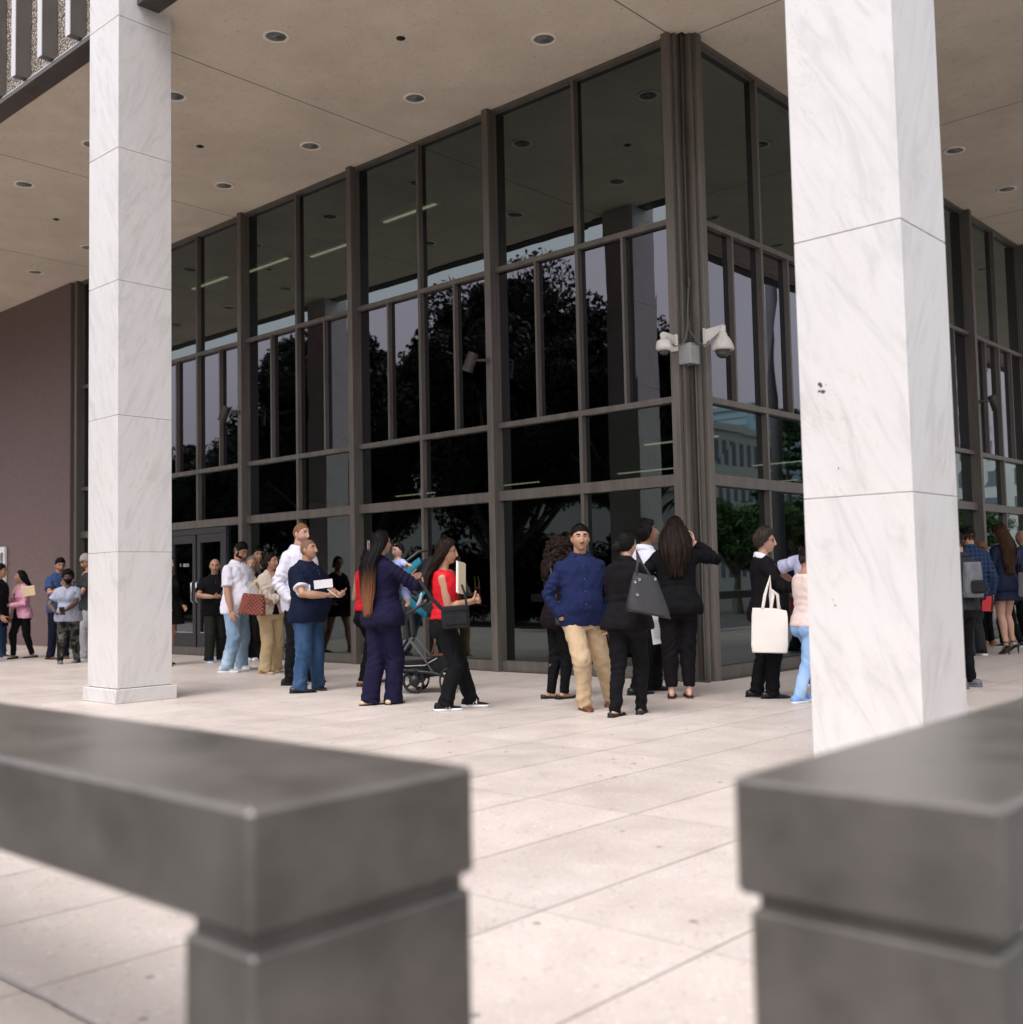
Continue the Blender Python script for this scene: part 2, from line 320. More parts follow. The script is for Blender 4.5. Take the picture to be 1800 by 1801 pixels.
# ------------------------------------------------------------------ ground
HS = 6.98
LOW = -.60                                     # the pavement outside the rails lies lower than the plaza
mb = MB(); mb.add([(-400, -400, LOW), (400, -400, LOW), (400, 400, LOW), (-400, 400, LOW)], [(0, 1, 2, 3)])
g = mb.obj('ground', surf('asphalt_ground', (.09, .088, .085), (.15, .147, .14), (1, 1, 1))); tag(g, kind='structure')
mb = MB(); mb.box(-60, 5.86, -9.07, 60, LOW-.05, 0); g = mb.obj('plaza_paving', M_PAVE); tag(g, kind='structure')
# worn repaired crack in the corner of the plaza, a raised thin seam of mortar
mb = MB(); pts = [ground(-60, 1690), ground(0, 1722), ground(30, 1737), ground(60, 1752), ground(85, 1762), ground(120, 1783), ground(165, 1806), ground(240, 1860)]
for i in range(len(pts)-1):
    a, b = pts[i], pts[i+1]; n = Vector((-(b-a).y, (b-a).x, 0)).normalized()
    for w0, w1, mi, z in ((-.0015, .0025, 0, .0045), (.0025, .011, 1, .004)):
        mb.add([a+n*w0+Vector((0, 0, z)), b+n*w0+Vector((0, 0, z)), b+n*w1+Vector((0, 0, z)), a+n*w1+Vector((0, 0, z))], [(0, 1, 2, 3)], mi)
g = mb.obj('paving_crack', [basic('crack_dark', (.06, .05, .05), .9), basic('mortar_grey', (.50, .47, .46), .8)]); tag(g, kind='structure')

# ------------------------------------------------------------------ the building
B = empty('office_building', (0, 0, 0), 0, 'dark glass office building with beige soffit and white marble columns', 'building')
# soffit
mb = MB(); mb.box(-60, 4.1, -4.1, .04, HS, HS+.10); mb.box(-.04, 4.1, .04, 60, HS, HS+.10)
sof = mb.obj('soffit', M_SOF, B)
# downlights in rows along both facades
def downlight(x, y):
    mb = MB(); n = 24
    def ring(r, z): r *= .84; return [(r*math.cos(2*PI*j/n), r*math.sin(2*PI*j/n), z) for j in range(n)]
    mb.rings([ring(.172, -.002), ring(.170, -.014), ring(.132, -.014), ring(.132, -.003)], 0, False)
    # reflector bowl drawn just under the slab
    mb.rings([ring(.135, -.004), ring(.12, -.0035), ring(.03, -.003)], 1, True)
    o = mb.obj('downlight', [basic('downlight_rim', (.85, .80, .68), .5), DLM], sof); o.location = (x, y, HS); return o
DLM = bpy.data.materials.new('downlight_lens'); DLM.use_nodes = True
_N, _L = nodes(DLM); _b = _N['Principled BSDF']; _b.inputs['Metallic'].default_value = .2; _b.inputs['Roughness'].default_value = .4
_tc = _N.new('ShaderNodeTexCoord'); _gr = _N.new('ShaderNodeTexWave'); _gr.wave_type = 'RINGS'; _gr.rings_direction = 'Z'; _gr.inputs['Scale'].default_value = 26; _L.new(_tc.outputs['Object'], _gr.inputs['Vector'])
_rp = _N.new('ShaderNodeValToRGB'); _rp.color_ramp.elements[0].color = (.22, .24, .26, 1); _rp.color_ramp.elements[1].color = (.55, .58, .60, 1); _L.new(_gr.outputs['Fac'], _rp.inputs[0]); _L.new(_rp.outputs[0], _b.inputs['Base Color'])
dl = None
spots = [(-1.2-2.06*k, -.90) for k in range(0, 12)] + [(-1.17-2.04*k, -2.97) for k in range(0, 12)] + [(.84, 3.4+2.15*k) for k in range(0, 8)] + [(2.95, 3.4+2.15*k) for k in range(0, 8)]
for i, (x, y) in enumerate(spots):
    if dl is None: dl = downlight(x, y)
    else: c = dl.copy(); COL.objects.link(c); c.location = (x, y, HS)
for i, (x, y) in enumerate([(-2.3, -2.0), (-6.37, -1.93), (-10.5, -1.95), (-14.6, -1.95), (1.95, 6.5)]):
    if i == 0:
        mb = MB(); mb.tube([(0, 0, .0), (0, 0, -.006)], .05, 12, 0, (1, 0, 0), False); mb.tube([(0, 0, -.006), (0, 0, -.022)], .014, 8, 0, (1, 0, 0), False)
        spk = mb.obj('sprinkler', M_BLK, sof, (x, y, HS))
    else: c = spk.copy(); COL.objects.link(c); c.location = (x, y, HS)
# fascia, pebble panels and fins of the upper storeys
M_PEB = basic('pebble_panel', (.4, .36, .3), .9); N, L = nodes(M_PEB)
_g = N.new('ShaderNodeNewGeometry'); _v = N.new('ShaderNodeTexVoronoi'); _v.inputs['Scale'].default_value = 38; L.new(_g.outputs['Position'], _v.inputs['Vector'])
_s = N.new('ShaderNodeSeparateColor'); L.new(_v.outputs['Color'], _s.inputs[0]); _r = N.new('ShaderNodeValToRGB'); _e = _r.color_ramp.elements
_e[0].color = (.30, .24, .19, 1); _e[1].color = (.66, .60, .52, 1); _k = _e.new(.5); _k.color = (.45, .39, .33, 1); L.new(_s.outputs[0], _r.inputs[0])
_e2 = N.new('ShaderNodeMapRange'); _e2.inputs[1].default_value = .25; _e2.inputs[2].default_value = .65; L.new(_v.outputs['Distance'], _e2.inputs[0])
_mx = N.new('ShaderNodeMixRGB'); L.new(_e2.outputs[0], _mx.inputs[0]); L.new(_r.outputs[0], _mx.inputs[1]); _mx.inputs[2].default_value = (.10, .08, .07, 1); L.new(_mx.outputs[0], N['Principled BSDF'].inputs['Base Color'])
_bp = N.new('ShaderNodeBump'); _bp.invert = True; _bp.inputs['Strength'].default_value = .8; _bp.inputs['Distance'].default_value = .02; L.new(_v.outputs['Distance'], _bp.inputs['Height']); L.new(_bp.outputs[0], N['Principled BSDF'].inputs['Normal'])
mb = MB(); mb.box(-60, 4.36, -4.34, -4.102, HS-.02, HS+.03); mb.box(4.102, 4.34, -4.10, 60, HS-.02, HS+.045)
mb.box(-60, 4.36, -4.27, -4.222, HS+.032, HS+.12, 1); 
mb.obj('fascia', [M_BRZD, bronze('pale_ledge', (.50, .49, .50), (.60, .59, .60))], B)
mb = MB(); mb.box(-60, 4.1, -4.22, -4.12, HS+.05, 13); mb.box(4.12, 4.22, -4.12, 60, HS+.10, 13)
mb.obj('pebble_panel', M_PEB, B)
mb = MB(); mb.box(-60, 4.0, -4.0, .0, 13, 13.3); mb.box(0, 4.0, 0, 60, 13, 13.3); mb.box(-60, -.4, .3, 60, 13, 13.3); mb.obj('roof', M_INT, B)
fin = None
fx = [4.0-.005-.68*k for k in range(0, 45)]
base = -5.0
for k in range(-13, 30):
    x = base-.68*k
    if x > 3.3: continue
    if fin is None:
        mb = MB(); mb.box(-.05, .05, -4.405, -4.223, HS+.13, 12.9, 0, .004); mb.box(-.051, .051, -4.412, -4.403, HS+.125, 12.9, 1); fin = mb.obj('fin', [surf('bronze_fin', (.12, .108, .098), (.20, .183, .168), (4, 4, .8), .4, .05, 30, .3), basic('fin_skylit_edge', (.55, .54, .56), .5)], B, (x, 0, 0))  # pale front strip: sky light on the fin's front face, put into its colour
    else: c = fin.copy(); COL.objects.link(c); c.location = (x, 0, 0)
for k in range(0, 40):
    c = fin.copy(); COL.objects.link(c); c.rotation_euler = (0, 0, PI/2); c.location = (0, -3.2+.68*k, 0)
# marble columns: courses of slabs with open joints
def column(x0, x1, y0, y1, zs, top, label=None):
    mb = MB(); zz = [.14]+zs+[top]
    for a, b in zip(zz[:-1], zz[1:]): mb.box(x0, x1, y0, y1, a+.0015, b-.0015, 0, .003)
    mb.box(x0+.012, x1-.012, y0+.012, y1-.012, .0, top-.01, 1)  # inner core, a darker joint colour between the slabs
    o = mb.obj('column', [M_MARB, basic('joint_core', (.34, .30, .27), .9)], B)
    mb = MB(); mb.box(x0-.035, x1+.035, y0-.035, y1+.035, .0, .135, 0, .005); mb.obj('plinth', M_MARB, o)
    if label: o['label'] = label
ZS = [1.45, 2.78, 4.11, 5.44, 6.78, 8.1, 9.45, 10.8]
column(-4.24, -3.65, -4.54, -3.96, ZS, 13.3)
column(3.55, 4.125, -4.57, -3.99, [1.475, 2.825, 4.16, 5.49, 6.8, 8.1, 9.45, 10.8], 13.3, 'white marble column nearest the gap between the bronze rails')
column(-12.02, -11.43, -4.54, -3.96, ZS, 13.3)
column(3.55, 4.125, 3.24, 3.82, ZS, 13.3); column(3.55, 4.125, 11.02, 11.6, ZS, 13.3)
_cl = [q for q in COL.objects if q.name.startswith('column') and q.get('label')][0]; mb = MB(); _r8 = random.Random(4)
for cx, cz, sc, k in ((3.668, 2.060, .016, 9), (3.662, 2.025, .009, 7), (3.682, 2.022, .014, 6), (3.70, 2.055, .005, 6), (3.703, .926, .006, 6), (3.69, .955, .004, 5), (3.75, 1.62, .006, 6)):
    rr = [[(cx+math.cos(2*PI*j/k)*sc*_r8.uniform(.5, 1.1), y, cz+math.sin(2*PI*j/k)*sc*_r8.uniform(.4, 1.2)) for j in range(k)] for y in (-4.5712,)]; rr.append([(p[0], -4.5702, p[2]) for p in rr[0]]); mb.rings(rr, 0, True, False)
_sp = mb.obj('chip_marks', basic('chip_dark', (.08, .06, .07), .9), _cl); _sp['kind'] = 'stuff'
# facade grid -----------------------------------------------------
TR = [(2.07, 2.19), (2.965, 3.03), (4.91, 4.97)]
def bay(axis, a0, a1, door=False):
    """one bay of the glazing between mullion centres a0<a1. axis 'L': along x on y=0 facing -y; 'R': along y on x=0 facing +x"""
    def bx(mb, u0, u1, d0, d1, z0, z1, mi=0):
        if axis == 'L': mb.box(u0, u1, d0, d1, z0, z1, mi)
        else: mb.box(-d1, -d0, u0, u1, z0, z1, mi)
    w = .05; u0, u1 = a0+w, a1-w; um = (u0+u1)/2
    fr = MB()
    for (z0, z1) in TR: bx(fr, u0, u1, -.002 if z0 < 2.5 else .01, .075, z0, z1)
    bx(fr, u0, u1, -.002, .075, .012, .13); bx(fr, u0, u1, .0, .075, HS-.05, HS-.002)
    bx(fr, um-.023, um+.023, .004, .075, TR[2][1], HS-.05); bx(fr, um-.023, um+.023, .004, .075, TR[1][1], TR[2][0])
    bx(fr, um-.023, um+.023, .004, .075, TR[0][1], TR[1][0])
    q0, q1 = (u0+um)/2, (u1+um)/2
    for q in (q0, q1): bx(fr, q-.016, q+.016, .012, .075, TR[1][1], TR[2][0])
    if not door: bx(fr, um-.023, um+.023, .004, .075, .13, TR[0][0])
    # dark gaskets
    o = fr.obj('window_bay', M_BRZ, B)
    panes = [(u0, um-.023, TR[2][1], HS-.05, 0), (um+.023, u1, TR[2][1], HS-.05, 0)]
    for (p0, p1) in ((u0, q0-.016), (q0+.016, um-.023), (um+.023, q1-.016), (q1+.016, u1)): panes.append((p0, p1, TR[1][1], TR[2][0], 1))
    for (p0, p1) in ((u0, um-.023), (um+.023, u1)): panes.append((p0, p1, TR[0][1], TR[1][0], 2))
    if not door:
        for (p0, p1) in ((u0, um-.023), (um+.023, u1)): panes.append((p0, p1, .13, TR[0][0], 2))
    for (p0, p1, z0, z1, k) in panes:
        pm = MB()
        # single sheet of glass, very slightly out of plumb like real glazing
        e = [rng.uniform(-.0012, .0012) for _ in range(4)]
        if axis == 'L': v = [(p0, .075+e[0], z0), (p1, .075+e[1], z0), (p1, .075+e[2], z1), (p0, .075+e[3], z1)]
        else: v = [(-.075+e[0], p0, z0), (-.075+e[1], p1, z0), (-.075+e[2], p1, z1), (-.075+e[3], p0, z1)]
        pm.add(v, [(0, 1, 2, 3)]); pm.obj('pane', (M_GTOP, M_GMID, M_GLOW)[k], o, fix=False)
    return o
LX = [-.21, -2.89, -5.545, -8.24, -10.95, -13.65]
for i in range(5): bay('L', LX[i+1], LX[i], door=(i == 3))
RY = [.20, 2.88, 5.55, 8.27, 10.95, 13.65]
for i in range(5): bay('R', RY[i], RY[i+1])
# thick mullions
mull = None
for x in LX[1:]:
    if mull is None:
        mb = MB(); mb.box(-.05, .05, -.085, .075, 0.0, HS-.004, 0, .004); mb.box(-.056, .056, .02, .08, 0.0, HS-.006); mull = mb.obj('mullion', M_BRZ, B, (x, 0, 0))
    else: c = mull.copy(); COL.objects.link(c); c.location = (x, 0, 0)
for y in RY[1:]:
    c = mull.copy(); COL.objects.link(c); c.rotation_euler = (0, 0, PI/2); c.location = (0, y, 0)
# corner pier: two posts and a notch between them
mb = MB()
mb.box(-.24, -.14, -.085, .16, 0, HS-.003, 0, .005); mb.box(-.14, .07, .14, .24, 0, HS-.004, 0, .005)
mb.box(-.1395, -.10, -.02, .139, 0, HS-.005, 0, .003); mb.box(-.0995, .02, .10, .1395, 0, HS-.006, 0, .003)
mb.box(-.1, -.055, .06, .0995, 0, HS-.02, 1)
mb.obj('corner_pier', [M_BRZ, M_BRZD], B)
mb = MB(); mb.box(-60, .075, -.025, .02, 0, .012); mb.box(-.02, .085, .24, 60, 0, .012); mb.obj('base_strip', M_BRZD, B)
# door frames in the bay by the left column
x0, x1 = LX[4]+.05, LX[3]-.05
for k, (dx0, dx1) in enumerate(((-10.46, -9.69), (-9.64, -8.87))):
    d = MB(); f = .09
    d.box(dx0, dx0+f, .03, .075, .02, 1.96); d.box(dx1-f, dx1, .03, .075, .02, 1.96); d.box(dx0+f, dx1-f, .03, .075, 1.83, 1.96); d.box(dx0+f, dx1-f, .03, .075, .02, .36)
    d.box(dx0+f, dx1-f, .028, .029, .36, .375, 1)
    do = d.obj('door', [basic('door_frame_grey', (.045, .043, .048), .4, .3), M_CHR], B)
    p = MB(); p.add([(dx0+f, .06, .36), (dx1-f, .06, .36), (dx1-f, .06, 1.83), (dx0+f, .06, 1.83)], [(0, 1, 2, 3)]); p.obj('pane', M_GLOW, do, fix=False)
    h = MB(); hx = dx1-.05 if k == 0 else dx0+.05; h.tube([(hx, .025, .85), (hx, -.02, .88), (hx, -.02, 1.17), (hx, .025, 1.2)], .012, 8, 0, (1, 0, 0)); h.obj('handle', M_CHR, do)
mb = MB(); mb.box(-10.54, -10.465, .02, .075, .13, 2.068); mb.box(-8.865, -8.79, .02, .075, .13, 2.068); mb.box(-10.464, -8.866, .02, .075, 1.965, 2.066); mb.obj('door_surround', basic('door_frame_grey', (.045, .043, .048), .4, .3), B)
mb = MB(); mb.add([(-8.79, .07, .13), (x1, .07, .13), (x1, .07, 2.07), (-8.79, .07, 2.07)], [(0, 1, 2, 3)]); mb.obj('side_pane', M_GLOW, B, fix=False); mb = MB(); mb.add([(x0, .07, .13), (-10.54, .07, .13), (-10.54, .07, 2.07), (x0, .07, 2.07)], [(0, 1, 2, 3)]); mb.obj('side_pane', M_GLOW, B, fix=False)
def text_obj(body, size, mat, matrix, name, parent, ext=.0006):
    cu = bpy.data.curves.new('t', 'FONT'); cu.body = body; cu.size = size; cu.extrude = ext; cu.align_x = 'CENTER'; cu.align_y = 'CENTER'
    t = bpy.data.objects.new('t', cu); COL.objects.link(t); dg = bpy.context.evaluated_depsgraph_get(); dg.update(); me = bpy.data.meshes.new_from_object(t.evaluated_get(dg)); me.materials.clear(); me.materials.append(mat)
    bpy.data.objects.remove(t); o = bpy.data.objects.new(name, me); COL.objects.link(o)
    if parent is not None: o.parent = parent
    o.matrix_local = matrix; return o
FACE_L = Matrix(((1, 0, 0), (0, 0, -1), (0, 1, 0))).to_4x4()       # text plane turned to face -y
# ------------------------------------------------------------------ interior seen through the glass
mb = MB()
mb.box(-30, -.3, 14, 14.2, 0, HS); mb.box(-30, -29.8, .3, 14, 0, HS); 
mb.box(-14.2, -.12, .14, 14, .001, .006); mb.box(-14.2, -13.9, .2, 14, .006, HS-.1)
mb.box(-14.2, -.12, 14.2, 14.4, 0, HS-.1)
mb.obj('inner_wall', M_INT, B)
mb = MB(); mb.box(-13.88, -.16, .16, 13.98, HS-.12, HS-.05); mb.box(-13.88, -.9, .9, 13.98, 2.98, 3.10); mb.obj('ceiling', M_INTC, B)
fixt = None
sp = [(x, y, 3.02-.045, 0) for x, y in ((-1.9, 2.6), (-4.6, 5.6), (-7.6, 5.6), (-2.4, 6.4), (-4.4, 9.5), (-10.4, 5.6))]+[(x, y, HS-.165, 1) for x, y in ((-9.7, 1.5), (-8.2, 1.75), (-11.4, 1.4), (-5.95, 1.45))]
for (x, y, z, r) in sp:
    if fixt is None:
        mb = MB(); mb.box(-.6, .6, -.12, .12, -.04, .04); mb.box(-.58, .58, -.03, .03, -.055, -.041, 1)
        fixt = mb.obj('ceiling_light', [basic('fixture_white', (.55, .55, .5), .5), M_TUBE], B, (x, y, z))
    else: c = fixt.copy(); COL.objects.link(c); c.location = (x, y, z)
    if r: 
        (fixt if (x, y) == sp[0][:2] else c).rotation_euler = (0, 0, 0)
# mauve granite wall left of the glazing
gw = empty('granite_wall', (-13.78, 0, 0), 0, 'mauve textured granite wall at the left end of the glass facade', 'wall')
mb = MB(); mb.box(-30, 0, -.12, .15, 0, HS-.003, 0); mb.obj('wall', M_GRAN, gw)
mb = MB(); mb.box(-30, 0.002, -.135, -.121, 0, .03, 0); mb.obj('base_strip', basic('sandy_joint', (.45, .36, .27), .8), gw)
w2 = empty('stone_wall', (0, 13.7, 0), 0, 'brown stone wall beyond the last glass bay on the right', 'wall')
mb = MB(); mb.box(-.2, .1, .06, 14, 0, HS-.003); mb.obj('wall', M_GRAN, w2)
# poster at the far left
p0 = hitp = None
ps = empty('poster_board', (-16.1, -.135, 0), 0, 'sliver of a white framed panel with grey sketching on the mauve wall', 'poster')
mb = MB(); mb.box(-.95, -.39, -.05, -.001, .02, 2.02); mb.obj('frame', M_WHT, ps)
mb = MB(); mb.box(-.89, -.45, -.055, -.052, .08, 1.90); mb.obj('print', surf('sketched_print', (.62, .62, .60), (.12, .12, .12), (3, 3, 2.2), .5, 0, 60, 0, 10, .4, (.58, .58, .57), .12), ps)

# ------------------------------------------------------------------ fittings on the facade
def security_dome():
    o = empty('security_camera', (-.17, -.30, 3.50), 0, 'small white dome security camera on the left post of the corner pier', 'security camera')
    n = 20
    def lathe(mb, prof, mi=0):
        mb.rings([[(r*math.cos(2*PI*j/n), r*math.sin(2*PI*j/n), z) for j in range(n)] for (r, z) in prof], mi)
    mb = MB(); lathe(mb, [(.052, .075), (.062, .07), (.075, .05), (.082, .0), (.082, -.015), (.065, -.035), (.055, -.038)]); lathe(mb, [(.028, .13), (.032, .12), (.032, .074)]); mb.obj('housing', M_WPL, o)
    mb = MB(); lathe(mb, [(.052, -.036), (.052, -.05), (.044, -.072), (.028, -.086), (.008, -.092)]); mb.obj('lens_dome', M_DOME, o)
    mb = MB(); mb.tube([(0, 0, .125), (.0, .06, .125), (.0, .19, .10)], [.038, (.036, .04), (.032, .055)], 12, 0, (0, 0, 1)); mb.box(-.045, .045, .185, .212, -.02, .16, 0, .006); mb.obj('bracket', M_WPL, o)
    return o
security_dome()
def ptz():
    o = empty('security_camera', (.27, .15, 3.49), 0, 'large weathered white dome security camera hanging from an arm on the right post', 'security camera')
    n = 24
    def lathe(mb, prof, mi=0): mb.rings([[(r*math.cos(2*PI*j/n), r*math.sin(2*PI*j/n), z) for j in range(n)] for (r, z) in prof], mi)
    mb = MB(); lathe(mb, [(.036, .16), (.042, .155), (.052, .12), (.058, .115), (.092, .06), (.112, .01), (.116, -.025), (.100, -.03)])
    mb.obj('housing', surf('rain_streaked_plastic', (.45, .38, .31), (.70, .68, .62), (22, 22, 5), .5, 0, 60, 0, 8, .4, (.66, .63, .58), .2), o)
    mb = MB(); lathe(mb, [(.082, -.028), (.082, -.045), (.070, -.08), (.045, -.105), (.012, -.115)]); mb.obj('lens_dome', M_DOME, o)
    mb = MB(); mb.tube([(0, 0, .14), (0, 0, .235)], .034, 16, 0, (1, 0, 0), False)
    mb.add([(-.20, .0-.03, .06), (-.20, .03, .06), (-.20, .03, .22), (-.20, -.03, .22), (0, -.03, .18), (0, .03, .18), (0, .03, .235), (0, -.03, .235)], [(0, 1, 2, 3), (4, 7, 6, 5), (0, 4, 5, 1), (3, 2, 6, 7), (0, 3, 7, 4), (1, 5, 6, 2)])
    mb.box(-.21, -.201, -.05, .06, .04, .235, 0); mb.obj('bracket', M_WPL, o)
    return o
ptz()
jb = empty('junction_box', (0, 0, 3.34), 0, 'grey galvanised junction box under the two cameras', 'junction box')
mb = MB(); mb.box(-.155, .015, -.07, .099, 0, .205, 0, .004); mb.obj('box', M_GREYM, jb)
mb = MB(); mb.box(-.16, .02, -.076, -.0, .207, .214); mb.box(-.065, .021, -.0755, -.0715, .0, .206); mb.obj('lid', M_GREYM, jb)
cd = empty('conduit', (0, 0, 0), 0, 'dark conduit pipes and hanging cables in the notch of the corner pier', 'conduit')
mb = MB()
for dx in (0, .026): mb.tube([(-.085+dx, .075-dx, HS-.02), (-.085+dx, .065-dx, 5.8), (-.085+dx, .07-dx, 4.25)], .010, 8, 0, (1, 0, 0)); mb.tube([(-.085+dx, .07-dx, 4.27), (-.085+dx, .07-dx, 4.19)], .015, 8, 0, (1, 0, 0))
mb.obj('pipe', M_BRZD, cd)
mb = MB(); mb.tube([(-.085, .07, 4.2), (-.07, .03, 4.0), (-.04, -.03, 3.75), (-.03, -.09, 3.60), (-.08, -.12, 3.53), (-.15, -.13, 3.53), (-.18, -.14, 3.58)], .008, 8, 0, (1, 0, 0))
mb.tube([(-.06, .045, 4.2), (-.07, .02, 3.9), (-.04, .0, 3.7), (.04, .02, 3.56), (.10, .08, 3.53), (.12, .14, 3.60)], .008, 8, 0, (1, 0, 0))
mb.tube([(-.03, .08, 3.33), (-.03, .08, 2.2), (-.03, .08, .05)], .006, 8, 0, (1, 0, 0)); mb.obj('cable', basic('cable_grey', (.10, .11, .11), .5), cd)
can = None
for (x, y, z, rz, lab) in ((-2.89, -.085, 3.80, 0, 'bronze can spotlight on the mullion right of the largest dark panes'), (-8.24, -.085, 3.80, 0, 'bronze can spotlight on the mullion nearest the left column'), (.085, 8.27, 3.82, PI/2, 'bronze can spotlight on the mullion right of the near marble column')):
    o = empty('spotlight', (x, y, z), rz, lab, 'spotlight', 'can spotlights on the mullions')
    s = -1 if rz == 0 else 1
    mb = MB(); c0 = Vector((s*.10, -.16, .09)); c1 = Vector((s*.18, -.20, -.13)); d = (c1-c0).normalized()
    mb.tube([c0, c0+d*.01, c1-d*.03, c1-d*.028, c1], [.060, .066, .066, .070, .072], 20, 0, (1, 0, 0), False)
    mb.obj('can', surf('spot_bronze', (.035, .030, .026), (.085, .072, .062), (14, 14, 14), .5, .1, 60, .2), o)
    mb = MB(); mb.tube([c1-d*.004, c1+d*.002], .060, 20, 0, (1, 0, 0), False); mb.obj('lens', basic('spot_lens', (.07, .06, .06), .3), o)
    mb = MB(); mb.tube([(0, .0, 0), (0, -.06, 0), (s*.10, -.15, .0)], .016, 10, 0, (0, 0, 1)); mb.tube([(0, .0, 0), (0, -.015, 0)], .035, 12, 0, (0, 0, 1), False); mb.obj('arm', M_BRZD, o)
# lettering on the door glass
txm = basic('door_lettering', (.72, .74, .76), .5)
for (bd, x, z, s) in (('USCIS', -10.02, 1.470, .07), ('0', -10.19, 1.470, .07), ('USCIS', -9.17, 1.465, .075)):
    text_obj(bd, s, txm, Matrix.Translation((x, .055, z)) @ FACE_L, 'door_lettering', B)

# ------------------------------------------------------------------ bronze rails at the edge of the terrace
def rail(name, lab, parts, posts, grooves):
    o = empty(name, parts[0][0:1]+parts[0][2:3]+(0,), 0, lab, 'railing'); ox, oy = parts[0][0], parts[0][2]
    for p in parts:
        mb = MB(); mb.box(p[0]-ox, p[1]-ox, p[2]-oy, p[3]-oy, p[4], p[5], 0, .007); mb.obj('cap_rail', M_RAIL, o)
    for p in posts:
        mb = MB(); mb.box(p[0]-ox, p[1]-ox, p[2]-oy, p[3]-oy, 0, p[4]-.022, 0, .005); mb.box(p[0]-ox+.011, p[1]-ox-.011, p[2]-oy+.011, p[3]-oy-.011, p[4]-.04, p[4]+.02, 0); mb.obj('post', M_RAIL, o)
rail('bronze_rail', 'wide bronze rail out of focus running away to the left', [(-10, 5.045, -8.98, -8.575, .640, .80)], [(4.875, 5.035, -8.97, -8.575, .636)]+[(a, a+.14, -8.97, -8.615, .640) for a in (1.6, -1.6, -4.8, -8)], None)
rail('bronze_rail', 'wide bronze rail out of focus running away behind the near column', [(5.41, 5.775, -8.43, 12, .640, .80)], [(5.425, 5.76, -8.42, -8.28, .640)]+[(5.425, 5.76, b, b+.14, .640) for b in (-5.0, -1.6, 1.8, 5.2, 8.6)], None)

# ------------------------------------------------------------------ trees and city behind the camera, seen in the glass
def leaf_mat(name, c1, c2):
    m = basic(name, c1, .55, 0, .4); N, L = nodes(m); g = N.new('ShaderNodeNewGeometry'); r = N.new('ShaderNodeValToRGB')
    r.color_ramp.elements[0].color = (*c1, 1); r.color_ramp.elements[1].color = (*c2, 1); L.new(g.outputs['Random Per Island'], r.inputs[0]); L.new(r.outputs[0], N['Principled BSDF'].inputs['Base Color']); return m
M_LEAF = leaf_mat('ficus_leaves', (.005, .011, .004), (.022, .042, .012)); M_LEAF2 = leaf_mat('jacaranda_leaves', (.03, .065, .015), (.08, .15, .04)); M_CONI = leaf_mat('conifer_needles', (.02, .06, .03), (.06, .12, .05))
M_BARK = surf('grey_bark', (.10, .085, .07), (.22, .19, .16), (6, 6, 2), .9, .5, 20)
def crown_mesh(seed, R, Hh, n, size, mat, spiky=False):
    r = np.random.default_rng(seed); nc = 70
    if spiky:
        zc = r.random(nc)**.8; rad = R*(1-zc)*.9+.1; a = r.random(nc)*2*PI; C = np.stack([rad*np.cos(a), rad*np.sin(a), zc*Hh], 1); cr = .25+.55*(1-zc)
    else:
        d = r.normal(size=(nc, 3)); d /= np.linalg.norm(d, axis=1)[:, None]; q = r.random(nc)**.4
        C = d*q[:, None]*np.array([R, R, Hh/2])*.82; C[:, 2] += Hh/2; cr = r.uniform(.5, 1.15, nc)*R/4.5
    k = r.integers(0, nc, n); d = r.normal(size=(n, 3)); d /= np.linalg.norm(d, axis=1)[:, None]
    P = C[k]+d*(cr[k]*r.random(n)**.33)[:, None]*(np.array([1, 1, .35]) if spiky else np.array([1, 1, .85]))
    u = r.normal(size=(n, 3)); u /= np.linalg.norm(u, axis=1)[:, None]; w = np.cross(u, r.normal(size=(n, 3))); w /= np.linalg.norm(w, axis=1)[:, None]
    s = size*r.uniform(.6, 1.3, n)[:, None]
    if not spiky: k2 = slice(0, n//14); s[k2] = R*.085; P[k2] = (P[k2]-np.array([0, 0, Hh/2]))*.80+np.array([0, 0, Hh/2])
    V = np.stack([P-u*s, P+w*s*.45, P+u*s, P-w*s*.45], 1).reshape(-1, 3)
    me = bpy.data.meshes.new('crown'); me.from_pydata(V.tolist(), [], np.arange(4*n).reshape(-1, 4).tolist()); me.materials.append(mat); return me
def trunk_mb(h, r0, Hh, R, seed):
    rr = random.Random(seed); mb = MB(); top = Vector((rr.uniform(-.3, .3), rr.uniform(-.3, .3), h+Hh*.5))
    mb.tube([(0, 0, -.1), (0.05, 0, h*.5), (0, .1, h), top], [r0*1.3, r0, r0*.85, r0*.25], 10, 0, (1, 0, 0))
    for i in range(7):
        a = i*2*PI/7+rr.random(); z = h*rr.uniform(.75, 1.1); e = Vector((math.cos(a)*R*.7, math.sin(a)*R*.7, h+Hh*rr.uniform(.3, .7)))
        mb.tube([(0, .05, z), tuple(Vector((0, 0, z)).lerp(e, .5)+Vector((0, 0, .3))), tuple(e)], [r0*.5, r0*.3, r0*.1], 7, 0, (1, 0, 0))
    return mb
CRM = [crown_mesh(11+i, 4.5, 8.4, 60000, .095, M_LEAF) for i in range(3)]
CRL = [crown_mesh(31+i, 4.0, 5.5, 22000, .095, M_LEAF2) for i in range(2)]
def tree(x, y, h, s, me, lab, cat='tree', sc=(1, 1, 1)):
    o = empty('ficus_tree', (x, y, LOW), rng.uniform(0, 6.28), lab, cat, 'trees across the plaza')
    c = bpy.data.objects.new('crown', me); COL.objects.link(c); c.parent = o; c.location = (0, 0, h); c.scale = tuple(s*q for q in sc)
    trunk_mb(h, .24*s, 8*s*sc[2]*.8, 4*s, int(x*7+y)).obj('trunk', M_BARK, o)
    return o
